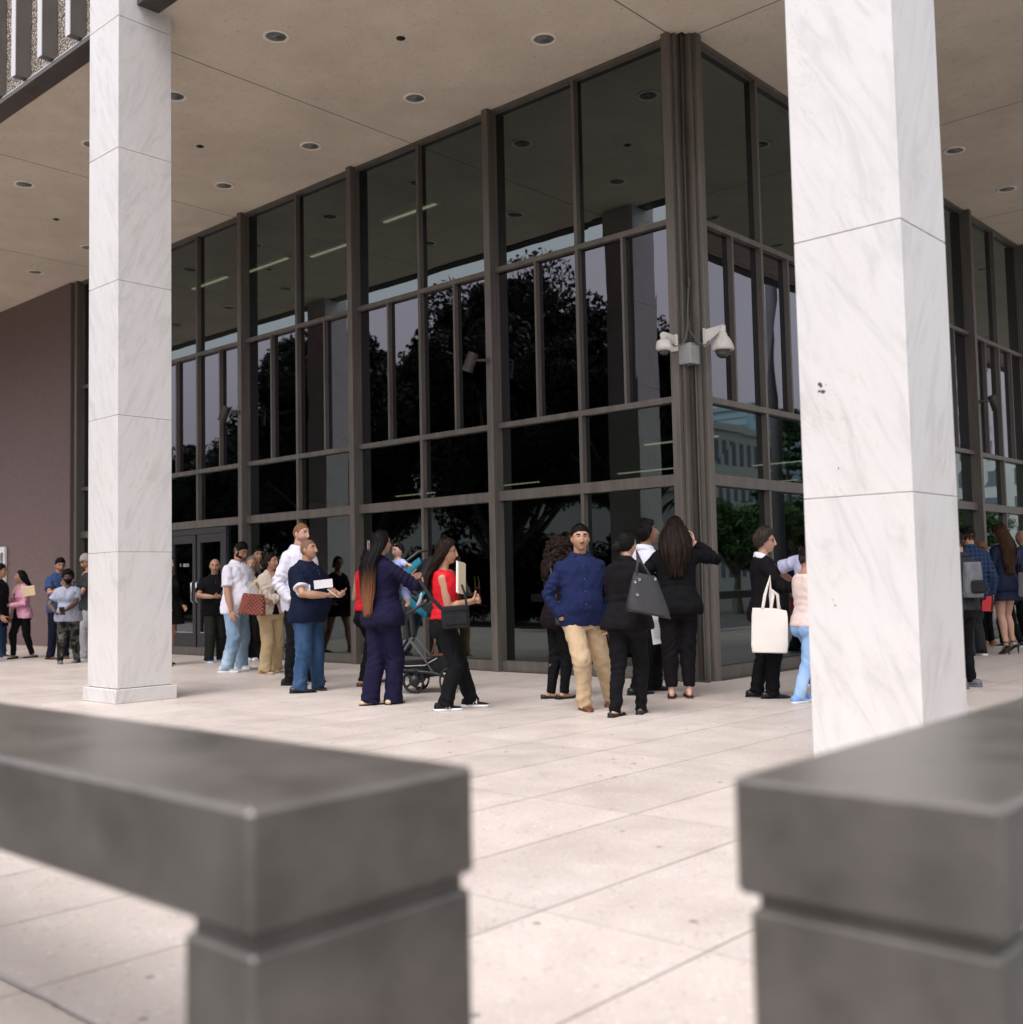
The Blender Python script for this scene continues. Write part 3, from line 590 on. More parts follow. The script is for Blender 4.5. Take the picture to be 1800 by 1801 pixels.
for i, (x, y, h, s, k, sz) in enumerate([(-28.5, -19, 2.6, 1.30, 0, .98), (-20.8, -19.2, 2.6, 1.25, 1, 1.08), (-25, -25, 2.6, 1.35, 2, 1.05), (-14.2, -18.5, 3.0, .95, 0, 1.0), (-6.5, -20, 2.2, .9, 1, 1), (-39, -26, 2.0, 1.15, 2, 1.05), (-47, -27, 2, 1.15, 0, 1.05), (-56, -28, 2, 1.2, 1, .98), (1, -21, 3, .95, 2, 1.05)]):
    tree(x, y, h, s, CRM[k], 'tall dark ficus tree across the plaza, number %s from the street end' % ('one two three four five six seven eight nine'.split()[i]), sc=(1, 1, sz))
for i, (x, y, h, s, k) in enumerate([(19.5, 34, 2.0, .85, 0), (22, 46, 2.0, .95, 1), (16.5, 52, 2.0, .9, 0), (26, 30, 2.5, .9, 1), (13, 62, 1.6, .9, 1), (30, 58, 1.5, 1.0, 0), (-58, -30, 1.5, 1, 1), (-34, -36, 1, .9, 0), (-23, -36, .8, .8, 1), (-15, -35, .8, .8, 0)]):
    tree(x, y, h, s, CRL[k], 'pale green low tree in the planting across the street, %s' % ('first second third fourth fifth sixth seventh eighth ninth tenth'.split()[i]), sc=(1, 1, .8))
HDG = [crown_mesh(51+i, 2.6, 4.4, 16000, .11, M_LEAF) for i in range(2)]
for i in range(17):
    x = -66+i*4.3
    if -37 < x < -28: continue
    o = empty('hedge_shrub', (x, -23.5+rng.uniform(-.8, .8), LOW), rng.uniform(0, 6.28), 'large rounded dark green shrub in the planting bed across the plaza', 'shrub', 'shrubs across the plaza'); c = bpy.data.objects.new('foliage', HDG[i % 2]); COL.objects.link(c); c.parent = o; c.location = (0, 0, -.3); c.scale = (1, 1, rng.uniform(.8, 1.05))
    mb = MB(); mb.tube([(0, 0, 0), (.1, 0, 2.2)], [.08, .03], 7, 0, (1, 0, 0)); mb.obj('stem', M_BARK, o)
o = empty('conifer_tree', (19.4, 39, LOW), 0, 'lone green conifer standing among low trees across the street', 'tree')
c = bpy.data.objects.new('crown', crown_mesh(5, 2.6, 7.5, 9000, .16, M_CONI, True)); COL.objects.link(c); c.parent = o; c.location = (0, 0, 2.2)
mb = MB(); mb.tube([(0, 0, 0), (0, 0, 9)], [.22, .05], 8, 0, (1, 0, 0)); mb.obj('trunk', M_BARK, o)
o = empty('light_pole', (7.9, 16.6, LOW), 0, 'tall grey concrete pole with a hanging wire by the street', 'pole')
mb = MB(); mb.tube([(0, 0, 0), (0, 0, 14)], [.17, .13], 12, 0, (1, 0, 0), False); mb.obj('pole', basic('pole_grey', (.16, .16, .17), .7), o)
mb = MB(); mb.tube([(.3, .1, 14), (.25, .1, 8), (.33, .1, 4.3)], .012, 6, 0, (1, 0, 0)); mb.obj('wire', M_BLK, o)
def tower(name, x, y, z0, w, d, h, mw, mg, lab, nx, nz, rot=0, cat='building', frac=.5):
    o = empty(name, (x, y, LOW), rot, lab, cat)
    mb = MB(); mb.box(-w/2, w/2, -d/2, d/2, z0, h); mb.box(-w/2-.4, w/2+.4, -d/2-.4, d/2+.4, h, h+.8); mb.obj('wall', mw, o)
    mb = MB(); cw = w/nx; ch = (h-z0-1)/nz
    for i in range(nx):
        for j in range(nz):
            cx = -w/2+cw*(i+.5); cz = z0+1+ch*(j+.5)
            mb.box(cx-cw*frac/2, cx+cw*frac/2, -d/2-.06, -d/2-.03, cz-ch*frac*.7, cz+ch*frac*.5)
            cy = -d/2+(d/nx)*(i+.5); mb.box(-w/2-.06, -w/2-.03, cy-d/nx*frac/2, cy+d/nx*frac/2, cz-ch*frac*.7, cz+ch*frac*.5)
    mb.obj('windows', mg, o, )['kind'] = 'stuff'
    return o
M_STW = surf('pale_city_stone', (.52, .52, .50), (.64, .64, .62), (.3, .3, .3), .8, 0); M_CGL = basic('city_glass', (.10, .14, .18), .2, 0, .8); M_BGL = basic('blue_tower_glass', (.26, .40, .50), .25, .2, .8); M_BG2 = basic('blue_tower_band', (.36, .50, .58), .3)
tower('city_building', 72, 100, 0, 26, 20, 18.5, M_STW, M_CGL, 'white stepped stone civic building with small windows', 12, 4)
tower('city_building', 66, 92, 18.5, 10, 8, 23.5, M_STW, M_CGL, 'white stone upper storeys of the stepped civic building', 6, 2)
tower('city_tower', 112, 185, 0, 34, 30, 33, M_BGL, M_BG2, 'blue glass office tower far behind the civic building', 1, 22, 0, 'building', .92)
tower('city_building', 36, 128, 0, 26, 20, 40, M_STW, M_CGL, 'tall pale stone office block with punched windows', 9, 12)
tower('city_building', -40, -75, 0, 90, 16, 9, M_STW, M_CGL, 'long low pale building beyond the ficus trees', 30, 2)
# ------------------------------------------------------------------ people
def noise3(P, freq, seed, an=(1, 1, 1), terms=9):
    r = np.random.default_rng(seed); out = np.zeros(len(P)); Q = P*np.array(an)
    for i in range(terms):
        k = r.normal(size=3); k *= freq*(.6+.9*r.random())/np.linalg.norm(k); ph = r.random()*6.28
        out += np.sin(Q@k+ph+1.3*np.sin(Q@np.roll(k, 1)*.6+ph*2))
    return out/math.sqrt(terms)
class PM:
    """numpy mesh pieces joined into one mesh"""
    def __init__(s): s.V = []; s.F = []; s.M = []; s.n = 0
    def add(s, V, F, mi=0):
        V = np.asarray(V, float); s.V.append(V)
        for q in (F if isinstance(F, list) else [F]):
            q = np.asarray(q)
            if len(q): s.F.append(q+s.n); s.M.append(np.full(len(q), mi) if np.isscalar(mi) else np.asarray(mi))
        s.n += len(V)
    def addmb(s, mb, mi=None):
        q4 = [f for f in mb.f if len(f) == 4]; m4 = [m for f, m in zip(mb.f, mb.m) if len(f) == 4]; rest = [(f, m) for f, m in zip(mb.f, mb.m) if len(f) != 4]
        V = np.array(mb.v); s.V.append(V)
        if q4: s.F.append(np.array(q4)+s.n); s.M.append(np.array(m4) if mi is None else np.full(len(q4), mi))
        for f, m in rest:
            for i in range(1, len(f)-1): s.F.append(np.array([[f[0], f[i], f[i+1]]])+s.n); s.M.append(np.array([m if mi is None else mi]))
        s.n += len(V)
    def obj(s, name, mats, parent=None):
        V = np.concatenate(s.V); me = bpy.data.meshes.new(name); me.vertices.add(len(V)); me.vertices.foreach_set('co', V.ravel())
        lens = np.concatenate([np.full(len(f), f.shape[1]) for f in s.F]); idx = np.concatenate([f.ravel() for f in s.F])
        me.loops.add(len(idx)); me.loops.foreach_set('vertex_index', idx); me.polygons.add(len(lens))
        me.polygons.foreach_set('loop_start', np.concatenate([[0], np.cumsum(lens)[:-1]])); me.polygons.foreach_set('loop_total', lens)
        me.polygons.foreach_set('material_index', np.concatenate(s.M).astype(np.int32)); me.polygons.foreach_set('use_smooth', np.ones(len(lens), bool))
        for m in (mats if isinstance(mats, (list, tuple)) else [mats]): me.materials.append(m)
        me.update(calc_edges=True); me.validate()
        o = bpy.data.objects.new(name, me); COL.objects.link(o)
        if parent is not None: o.parent = parent
        return o
def remesh(mb, vox, it=4, fac=.5):
    me = mb.mesh('tmp', []); o = bpy.data.objects.new('tmp', me); COL.objects.link(o)
    m = o.modifiers.new('r', 'REMESH'); m.mode = 'VOXEL'; m.voxel_size = vox
    if it: q = o.modifiers.new('s', 'SMOOTH'); q.iterations = it; q.factor = fac
    dg = bpy.context.evaluated_depsgraph_get(); dg.update(); m2 = bpy.data.meshes.new_from_object(o.evaluated_get(dg))
    bpy.data.objects.remove(o); bpy.data.meshes.remove(me)
    V = np.empty(len(m2.vertices)*3); m2.vertices.foreach_get('co', V); V = V.reshape(-1, 3); N_ = np.empty(len(m2.vertices)*3); m2.vertex_normals.foreach_get('vector', N_); N_ = N_.reshape(-1, 3)
    F = np.empty(len(m2.loops), int); m2.loops.foreach_get('vertex_index', F); F = F.reshape(-1, 4); bpy.data.meshes.remove(m2)
    return V, F, N_
def rotz(a): c, s = math.cos(a), math.sin(a); return np.array([[c, -s, 0], [s, c, 0], [0, 0, 1]])
def rotx(a): c, s = math.cos(a), math.sin(a); return np.array([[1, 0, 0], [0, c, -s], [0, s, c]])
def roty(a): c, s = math.cos(a), math.sin(a); return np.array([[c, 0, s], [0, 1, 0], [-s, 0, c]])
R_ = math.radians
HT = np.linspace(0.0, PI, 84)[1:-1]; HP = np.linspace(0, 2*PI, 105)[:-1]
def head_points(female, fat=0.):
    th, ph = np.meshgrid(HT, HP, indexing='ij')
    d = np.stack([np.sin(th)*np.sin(ph), np.sin(th)*np.cos(ph), np.cos(th)], -1)
    a, b, c = (.0735 if female else .078), .095, .117
    x = d[..., 0]*a; y = d[..., 1]*b; z = d[..., 2]*c
    t = np.clip(-z/c, 0, 1); x = x*(1-(.34 if female else .24-fat*.3)*t**1.8)*(1+.06*np.clip(z/c, 0, 1)*(1-np.clip(z/c, 0, 1))*4)
    y = np.where(y < 0, y*(1-.5*t**1.1), y*(.95+.02*t)); y = y+np.where(y > 0, .010*t**2, 0)
    fr = (d[..., 1] > .1)
    G = lambda v, m, s: np.exp(-((v-m)/s)**2)
    nr = np.interp(z, [-.05, -.043, -.034, 0.0, .018, .03], [0, .75, 1, .50, .22, 0])
    dy = .024*G(x, 0, .0105+.004*G(z, -.038, .01))*nr
    dy += .0045*G(z, .030, .010)*G(x, 0, .048)
    dy -= .011*(G(np.abs(x), .031, .015)*G(z, .007, .012))
    dy += .0065*G(z, -.0605, .009)*G(x, 0, .022); dy -= .004*G(z, -.0615, .0022)*G(x, 0, .024); dy -= .004*G(z, -.076, .006)*G(x, 0, .02)
    dy += .009*G(z, -.098, .016)*G(x, 0, .024); dy += .004*G(np.abs(x), .043, .018)*G(z, -.026, .018)
    y = y+np.where(fr, dy, 0)
    return np.stack([x, y, z], -1), d
def grid_faces(n, m):
    i, j = np.meshgrid(np.arange(n-1), np.arange(m), indexing='ij'); k = (j+1) % m
    return np.stack([i*m+j, (i+1)*m+j, (i+1)*m+k, i*m+k], -1).reshape(-1, 4)
HF = grid_faces(len(HT), len(HP))
def scalp_mask(P, front=.062, back=-.075, side=-.002):
    """signed distance (m) above the hair line"""
    zf = np.interp(P[..., 1], [-.06, -.02, .02, .045, .07, .09], [back, back*.7, side, .042, front, front+.004]); zf = zf-np.where(P[..., 1] > .03, .0, 0)
    return P[..., 2]-zf
def ik(S, T, l1, l2, hint):
    S, T = np.array(S, float), np.array(T, float); d = T-S; L = np.linalg.norm(d)
    if L > (l1+l2)*.999: T = S+d/L*(l1+l2)*.999; d = T-S; L = np.linalg.norm(d)
    u = d/L; a = (l1*l1-l2*l2+L*L)/(2*L); hh = math.sqrt(max(l1*l1-a*a, 1e-8)); h_ = np.array(hint, float); h_ = h_-u*(h_@u); h_ /= np.linalg.norm(h_)+1e-9
    return S+u*a+h_*hh, T
def hand_piece(Wr, d, n, side, sc, curl=.5, thumb=.35, spread=.0):
    """five fingered hand: wrist point, direction, palm normal"""
    d = np.array(d, float); d /= np.linalg.norm(d); n = np.array(n, float); n = n-d*(n@d); n /= np.linalg.norm(n)
    lat = np.cross(d, n)*(1 if side > 0 else -1); Wr = np.array(Wr, float)
    mb = MB()
    mb.tube([Wr-d*.03*sc, Wr+d*.012*sc, Wr+d*.05*sc, Wr+d*.082*sc], [(.027*sc, .020*sc), (.029*sc, .018*sc), (.040*sc, .0165*sc), (.037*sc, .013*sc)], 12, 0, tuple(n), True, True, 2.5)
    for k, (off, L, r) in enumerate(((.030, .072, .0088), (.0105, .080, .0090), (-.009, .075, .0086), (-.027, .060, .0078))):
        p = Wr+d*(.078-.004*abs(k-1))*sc+lat*off*sc; c = curl*(1+.08*k); pts = [p-d*.02*sc]; rr = [r*sc*1.05]; ang = 0
        dd = d+lat*spread*(1.2-k)*.3
        pts.append(p); rr.append(r*sc*1.08)
        for f, q in ((.45, .55), (.30, 1.0), (.25, .8)):
            ang += c*q; v = dd*math.cos(ang)+n*math.sin(ang); p = p+v*L*f*sc; pts.append(p); rr.append(r*sc*(1-.08*len(rr)/3))
        mb.tube(pts, rr, 9, 0, tuple(lat))
    p = Wr+d*.022*sc+lat*.022*sc; pts = [p-d*.012*sc, p]; rr = [.013*sc, .0135*sc]; v = lat*(.75-thumb*.5)+d*.65+n*thumb; v /= np.linalg.norm(v)
    for f, b in ((.040, 0), (.030, .25), (.024, .5)):
        vv = v+d*.25*b+n*curl*b*.7; vv /= np.linalg.norm(vv); p = p+vv*f*sc; pts.append(p); rr.append((.0115-.0012*len(rr)/2)*sc)
    mb.tube(pts, rr, 9, 0, tuple(n))
    return mb
SK = {}
def skin(tone):
    c = {'pale': (.60, .36, .28), 'light': (.50, .30, .215), 'tan': (.40, .225, .145), 'brown': (.29, .155, .095), 'dark': (.085, .045, .03)}[tone]
    m = surf('skin_'+tone, mix(c, (c[0]*.8, c[1]*.65, c[2]*.6), .5), c, (30, 30, 30), .48, .06, 260, 0, 4, .45, None, .25, .002)
    lip = basic('lips_'+tone, (c[0]*.80, c[1]*.55, c[2]*.52), .4); return m, lip
def fab(name, c, var=.18, rough=.85, scale=(14, 14, 10), bump=.25, bscale=420):
    return surf(name, tuple(q*(1-var) for q in c), tuple(min(1, q*(1+var)) for q in c), scale, rough, bump, bscale, 0, 6, .12, None, .28, .0015)
def hairm(name, c1, c2, sc=(70, 70, 5)):
    return surf(name, c1, c2, sc, .55, .6, 110, 0, 5, .09, None, .2, .004)
FB = dict(
    black=fab('black_fabric', (.005, .005, .006), .35), black2=fab('black_suit_cloth', (.0065, .0055, .007), .3), navy=fab('navy_knit', (.006, .009, .026), .3), navysuit=fab('indigo_suit_cloth', (.009, .008, .028), .25),
    blue=fab('royal_blue_shirt_cloth', (.011, .017, .060), .2), white=fab('white_cotton', (.70, .69, .78), .06), whitep=fab('white_polo_cotton', (.66, .64, .72), .06), khaki=fab('khaki_twill', (.46, .34, .215), .13), khaki2=fab('camel_trousers', (.42, .32, .18), .1),
    red=fab('red_satin', (.50, .010, .020), .2, .5), pink=fab('pink_blazer_cloth', (.66, .33, .43), .1), beige=fab('beige_knit', (.50, .42, .36), .1), grey=fab('grey_tee_cotton', (.30, .32, .40), .12), bluepolo=fab('faded_blue_cotton', (.035, .062, .155), .2), charcoal=fab('charcoal_tee', (.03, .033, .036), .2),
    olive=fab('dark_olive_cotton', (.016, .018, .015), .25), greypant=fab('grey_sweatpant', (.30, .30, .31), .12), lav=fab('lavender_tee_cotton', (.55, .55, .74), .06), cream=fab('cream_pink_quilting', (.72, .58, .54), .08, .8, (6, 6, 22)), darkgrey=fab('dark_grey_jacket', (.026, .027, .031), .3),
    plum=fab('dark_plum_knit', (.010, .006, .008), .3), navytrouser=fab('navy_trousers', (.007, .008, .020), .25), skirt=fab('navy_satin', (.010, .014, .036), .25, .6))
def denim(name, c, c2):
    m = surf(name, c, c2, (5, 5, 2.2), .85, .35, 500, 0, 8, .2, mix(c, c2, .35), .22, .0015); return m
FB['jeans'] = denim('mid_blue_denim', (.010, .030, .075), (.055, .115, .22)); FB['ltjeans'] = denim('pale_blue_denim', (.14, .23, .34), (.40, .52, .62)); FB['skyjeans'] = denim('sky_blue_denim', (.20, .36, .62), (.42, .58, .80))
FB['plaid'] = fab('blue_plaid_flannel', (.016, .030, .075), .2)
def add_grid(m, cols, sc):
    N, L = nodes(m); b = N['Principled BSDF']; tc = N.new('ShaderNodeTexCoord'); prev = b.inputs['Base Color'].links[0].from_socket
    for ax, per, w in ((0, sc, .22), (2, sc, .22)):
        sp = N.new('ShaderNodeSeparateXYZ'); L.new(tc.outputs['Object'], sp.inputs[0]); t = math_node(N, L, 'PINGPONG', sp.outputs[ax], per/2); k = math_node(N, L, 'LESS_THAN', t, per*w/2)
        mx = N.new('ShaderNodeMixRGB'); L.new(math_node(N, L, 'MULTIPLY', k, .45), mx.inputs[0]); L.new(prev, mx.inputs[1]); mx.inputs[2].default_value = (*cols, 1); prev = mx.outputs[0]
    L.new(prev, b.inputs['Base Color'])
add_grid(FB['plaid'], (.06, .10, .17), .055)
FB['camo'] = fab('grey_camouflage', (.05, .05, .045), .2); N, L = nodes(FB['camo']); _t = N.new('ShaderNodeTexCoord'); _n = N.new('ShaderNodeTexNoise'); _n.inputs['Scale'].default_value = 11; _n.inputs['Detail'].default_value = 1.5; L.new(_t.outputs['Object'], _n.inputs['Vector'])
_r = N.new('ShaderNodeValToRGB'); _r.color_ramp.interpolation = 'CONSTANT'; _r.color_ramp.elements[0].color = (.012, .013, .012, 1); _r.color_ramp.elements[1].color = (.04, .042, .036, 1); _r.color_ramp.elements[1].position = .45
_e = _r.color_ramp.elements.new(.55); _e.color = (.10, .10, .085, 1); _e = _r.color_ramp.elements.new(.64); _e.color = (.03, .032, .028, 1); L.new(_n.outputs['Fac'], _r.inputs[0]); L.new(_r.outputs[0], N['Principled BSDF'].inputs['Base Color'])
HM = dict(black=hairm('black_hair', (.0025, .0025, .003), (.013, .011, .010)), brown=hairm('brown_hair', (.010, .005, .003), (.075, .036, .02)), dkbrown=hairm('dark_brown_hair', (.004, .003, .0025), (.026, .014, .010)),
          red=hairm('ginger_hair', (.13, .055, .028), (.27, .135, .075)), grey=hairm('ash_grey_hair', (.10, .075, .06), (.34, .29, .25)), buzz=basic('buzz_cut', (.17, .10, .068), .9, 0, .1), saltpepper=hairm('greying_hair', (.010, .008, .007), (.075, .06, .05)))
HM['ombre'] = hairm('ombre_hair', (.01, .006, .005), (.06, .035, .02)); N, L = nodes(HM['ombre']); _t = N.new('ShaderNodeNewGeometry'); _s = N.new('ShaderNodeSeparateXYZ'); L.new(_t.outputs['Position'], _s.inputs[0])
_m = N.new('ShaderNodeMapRange'); _m.inputs[1].default_value = 1.35; _m.inputs[2].default_value = .95; L.new(_s.outputs[2], _m.inputs[0]); _n = N.new('ShaderNodeTexNoise'); _n.inputs['Scale'].default_value = 1
_mp = N.new('ShaderNodeMapping'); _mp.inputs['Scale'].default_value = (120, 120, 5); L.new(_t.outputs['Position'], _mp.inputs[0]); L.new(_mp.outputs[0], _n.inputs['Vector'])
_r = N.new('ShaderNodeValToRGB'); _r.color_ramp.elements[0].color = (.006, .005, .006, 1); _r.color_ramp.elements[1].color = (.17, .075, .035, 1); _r.color_ramp.elements[1].position = .95; _r.color_ramp.elements[0].position = .25
L.new(math_node(N, L, 'MULTIPLY_ADD', math_node(N, L, 'SUBTRACT', _n.outputs['Fac'], .5), .7, _m.outputs[0]), _r.inputs[0]); L.new(_r.outputs[0], N['Principled BSDF'].inputs['Base Color'])
EYEW = basic('eye_white', (.55, .52, .48), .25); EYED = basic('eye_dark', (.02, .012, .008), .15)
SH = dict(black=basic('black_shoe_leather', (.006, .006, .007), .32), brown=surf('brown_shoe_leather', (.09, .028, .012), (.17, .058, .026), (20, 20, 20), .4, 0), grey=fab('grey_shoe_suede', (.13, .13, .14), .2), white=basic('white_rubber', (.68, .68, .68), .5),
          ltgrey=fab('pale_grey_sneaker', (.48, .48, .52), .3, .6, (30, 30, 30)), sky=fab('sky_blue_mesh', (.20, .36, .70), .2), royal=fab('royal_blue_canvas', (.03, .05, .28), .2), beige=basic('beige_leather', (.55, .40, .27), .5), blackk=fab('black_mesh', (.014, .014, .016), .3), tan=basic('tan_leather', (.38, .22, .11), .5), sand=basic('sole_tan', (.45, .30, .2), .7))
# torso profile for a 1 m tall body: z, half width, half depth, centre y
PROF = {0: ([.44, .47, .51, .56, .61, .66, .71, .76, .795, .815, .833, .848, .862, .88], [.085, .098, .103, .101, .096, .097, .102, .106, .105, .094, .070, .047, .037, .034], [.055, .064, .070, .067, .063, .065, .070, .068, .060, .054, .046, .040, .036, .034], [-.004, -.006, -.006, -.002, .0, .0, .0, -.002, -.006, -.010, -.011, -.010, -.008, -.004]),
        1: ([.44, .47, .51, .56, .61, .66, .71, .76, .795, .815, .833, .848, .862, .88], [.088, .104, .108, .098, .082, .081, .088, .091, .091, .080, .060, .040, .030, .028], [.055, .066, .071, .065, .056, .057, .062, .062, .054, .048, .041, .035, .031, .029], [-.004, -.008, -.010, -.004, .0, .0, .0, -.003, -.006, -.010, -.011, -.010, -.008, -.004])}
def place_person(sp):
    gs = [ground(*f) for f in sp['feet']]; C = sum(gs, Vector())/len(gs); az = YAW-PI/2+R_(sp.get('face', 0))
    return C, az
def person(sp):
    g = lambda k, d=None: sp.get(k, d)
    fem = 1 if g('fem') else 0; h = g('h', 1.65); s = h/1.75; gir = g('girth', 1.0); seed = sum(map(ord, sp['label']))
    C, az = place_person(sp); C.z = 0; Fw = Vector((math.cos(az), math.sin(az), 0)); Rt = Vector((math.sin(az), -math.cos(az), 0))
    M = Matrix.Translation(C) @ Matrix.Rotation(az-PI/2, 4, 'Z'); sp['M'] = M
    gs = [ground(*f) for f in sp['feet']]
    loc = sorted([((p-C).dot(Rt), (p-C).dot(Fw)) for p in gs])
    if len(loc) == 1: w = g('stance', .11)*s; loc = [(-w, g('fdy', 0)), (w, -g('fdy', 0))]
    if loc[1][0]-loc[0][0] < .14*s: c = (loc[0][0]+loc[1][0])/2; loc = [(c-.08*s, loc[0][1]), (c+.08*s, loc[1][1])]
    toe = g('toe', (14, -14)); heel = g('heel', 0.)
    ank = []
    for i, (fx, fy) in enumerate(loc):
        a = R_(toe[i]); ank.append(np.array([fx+math.sin(a)*.055*s, fy-math.cos(a)*.055*s, .062*s+heel]))
    pw, pd, pz, py = [np.array(q, float) for q in (PROF[fem][1], PROF[fem][2], PROF[fem][0], PROF[fem][3])]
    nk = np.clip((pz-.815)/.03, 0, 1); pw, pd, pz, py = pw*h*((.55+.45*gir)*(1-nk)+nk), pd*h*(gir*(1-nk)+nk*(.7+.3*gir)), pz*h, py*h
    bel = g('belly', 0.)*s; bz = np.exp(-((pz/h-.60)/.075)**2); pd = pd+bel*.5*bz; py = py+bel*.5*bz
    if fem: bu = g('bust', .03)*s; bz = np.exp(-((pz/h-.725)/.035)**2); pd = pd+bu*.5*bz; py = py+bu*.5*bz
    hipx = .052*h; L1, L2 = .236*h, .226*h
    sway = np.array([*g('sway', (0, 0)), 0.])*s
    hz = .50*h; dz = 0.
    for i, sd in enumerate((-1, 1)):
        for _ in range(60):
            if np.linalg.norm(np.array([sd*hipx, 0, hz+dz+heel])+sway-ank[i]) > (L1+L2)*.997: dz -= .002
            else: break
    dz += heel
    lean, twist, side = R_(g('lean', 0)), R_(g('twist', 0)), R_(g('side', 0))
    def D(p):
        p = np.array(p, float); z = p[2]; t = min(max((z-.50*h)/(.14*h), 0), 1); t2 = min(max((z-.52*h)/(.22*h), 0), 1)
        q = rotz(twist*t2)@p; v = q-np.array([0, 0, .5*h]); v = roty(side*t)@(rotx(-lean*t)@v); return v+np.array([0, 0, .5*h+dz])+sway
    Dm = rotz(twist)
    def rings(z0, z1, ez0, n=30, flare=0., top=None):
        zs = [z0]+[z for z in pz if z0+.012 < z < z1-.012]+[z1]; out = []
        for z in zs:
            ez = ez0*(1-.85*min(1, max(0, (z/h-.815)/.03))) if ez0 > 0 else ez0
            w = np.interp(z, pz, pw)+ez+flare*max(0, (.62*h-z)); dd = np.interp(z, pz, pd)+ez+flare*max(0, (.62*h-z)); yy = np.interp(z, pz, py)
            r = []
            for j in range(n):
                a = 2*PI*j/n; ca, sa = math.cos(a), math.sin(a); e = 2/2.35
                r.append(tuple(D((math.copysign(abs(ca)**e, ca)*w, yy+math.copysign(abs(sa)**e, sa)*dd, z))))
            out.append(r)
        return out
    def front(x, z, ez, sgn=1):
        w = np.interp(z, pz, pw)+ez; dd = np.interp(z, pz, pd)+ez; yy = np.interp(z, pz, py); q = max(0, 1-(abs(x)/w)**2.35)**(1/2.35); return D((x, yy+sgn*dd*q, z))
    # arms
    shx = (.080 if fem else .094)*h*(.6+.4*gir); S = [D((sd*shx, -.007*h, .787*h)) for sd in (-1, 1)]
    arms = [g('L', {}), g('R', {})]; A = []
    for i, sd in enumerate((-1, 1)):
        a = arms[i]; t = np.array(a.get('w', (sd*.25, .02, .87)))*s; t = t+np.array([0, 0, dz])+sway
        el, w = ik(S[i], t, .172*h, .148*h, a.get('e', (sd*.5, -1, -.2))); A.append((S[i], el, w))
    armr = [(.032*h if fem else .035*h), .029*h, .0255*h, .0245*h, .016*h]; armr = [r*(.5+.5*gir) for r in armr]
    def arm_pts(i, t1=2.0):
        S_, E_, W_ = A[i]; sd = (-1, 1)[i]; inn = S_-np.array([sd*.04*s, 0, -.012*s])
        P = [inn, S_, (S_+E_)/2, E_, E_+(W_-E_)*.35, W_]; 
        return P
    sm, lipm = skin(g('skin', 'tan'))
    # --- body, one continuous surface
    slv0 = g('sleeve', {'tee': 's', 'polo': 's', 'tank': 'none'}.get(sp['top'][0], 'l')); ak = 1. if slv0 == 'none' else .86
    mb = MB(); mb.rings(rings(.46*h, .87*h, -.013))
    hy = g('headyaw', 0); hp = g('headpitch', 0); hr = g('headroll', 0)
    nb = D((0, -.012*h, .83*h)); Hc = D((0, .006*h+.014*s, h-.117*.985*g('hscale', 1))); hs = .99*(h/1.75)**.7*g('hscale', 1); Hc = D((0, .006*h+.014*s, h-.117*hs))
    RH = Dm@rotx(-lean*.3)@rotz(R_(hy))@rotx(R_(hp))@roty(R_(hr))
    mb.tube([nb-np.array([0, 0, .04*s]), nb, (nb+Hc)/2+np.array([0, 0, -.01]), Hc+RH@np.array([0, -.018, -.03])], [(.062*s, .055*s), (.056*s, .054*s), (.050*s if fem else .060*s, .050*s if fem else .058*s), (.048 if fem else .055, .048)], 14, 0, (0, 1, 0))
    for i, sd in enumerate((-1, 1)):
        P = arm_pts(i); ak2 = .86 if slv0 == 'l' else 1.; mb.tube(P, [armr[0]*.9*ak, armr[0]*ak, armr[1]*ak, armr[2]*ak2, armr[3]*ak2, (armr[4]*1.05, armr[4]*.85)], 12, 0, (0, 1, .01))
    legs = []; lgk = .86 if g('bottom') else 1.0
    for i, sd in enumerate((-1, 1)):
        Hp = np.array([sd*hipx, -.004*h, hz+dz])+sway; ta = R_(toe[i]); kn, an = ik(Hp, ank[i], L1, L2, (math.sin(ta)*.8, 1, 0)); legs.append((Hp, kn, an))
        lr = (.5+.5*gir)*lgk; mb.tube([Hp+np.array([0, 0, .0]), Hp*.55+kn*.45, kn, kn*.68+an*.32+np.array([0, -.012*s, 0]), kn*.25+an*.75, an], [(.050*h*lr, .052*h*lr), .045*h*lr, .031*h*lr, .0325*h*lr, .022*h*lr, .0185*h*lr], 14, 0, (0, 1, 0))
        a = R_(toe[i]); fd = np.array([math.sin(a), math.cos(a), 0]); b0 = an*1.0; hl = heel
        mb.tube([b0-fd*.035*s+np.array([0, 0, -.028*s]), b0+np.array([0, 0, -.018*s]), b0+fd*.06*s+np.array([0, 0, -.030*s-hl*.5]), b0+fd*.13*s+np.array([0, 0, -.042*s-hl]), b0+fd*.165*s+np.array([0, 0, -.046*s-hl])], [(.026*s, .024*s), (.028*s, .030*s), (.033*s, .024*s), (.036*s, .014*s), (.028*s, .011*s)], 12, 0, (0, 0, 1))
    body = PM(); V, F, _ = remesh(mb, .0115, 3); body.add(V, F, 0)
    for i, sd in enumerate((-1, 1)):
        a = arms[i]; S_, E_, W_ = A[i]; fd = (W_-E_)/np.linalg.norm(W_-E_); hd = np.array(a.get('hd', fd), float); hd = hd/np.linalg.norm(hd)
        if a.get('nohand'): continue
        hmb = hand_piece(W_+fd*.005, hd, a.get('pn', (-sd, .1, 0)), sd, s*1.0*(.92 if fem else 1.02), a.get('curl', .45), a.get('thumb', .35)); V, F, _ = remesh(hmb, .0048, 2); body.add(V, F, 0)
        a['hand'] = W_+hd*.07*s; a['tip'] = W_+hd*.14*s
    HPt, Hd = head_points(fem, g('fat', .0)); hv = HPt.reshape(-1, 3); fc = hv[HF].mean(1)
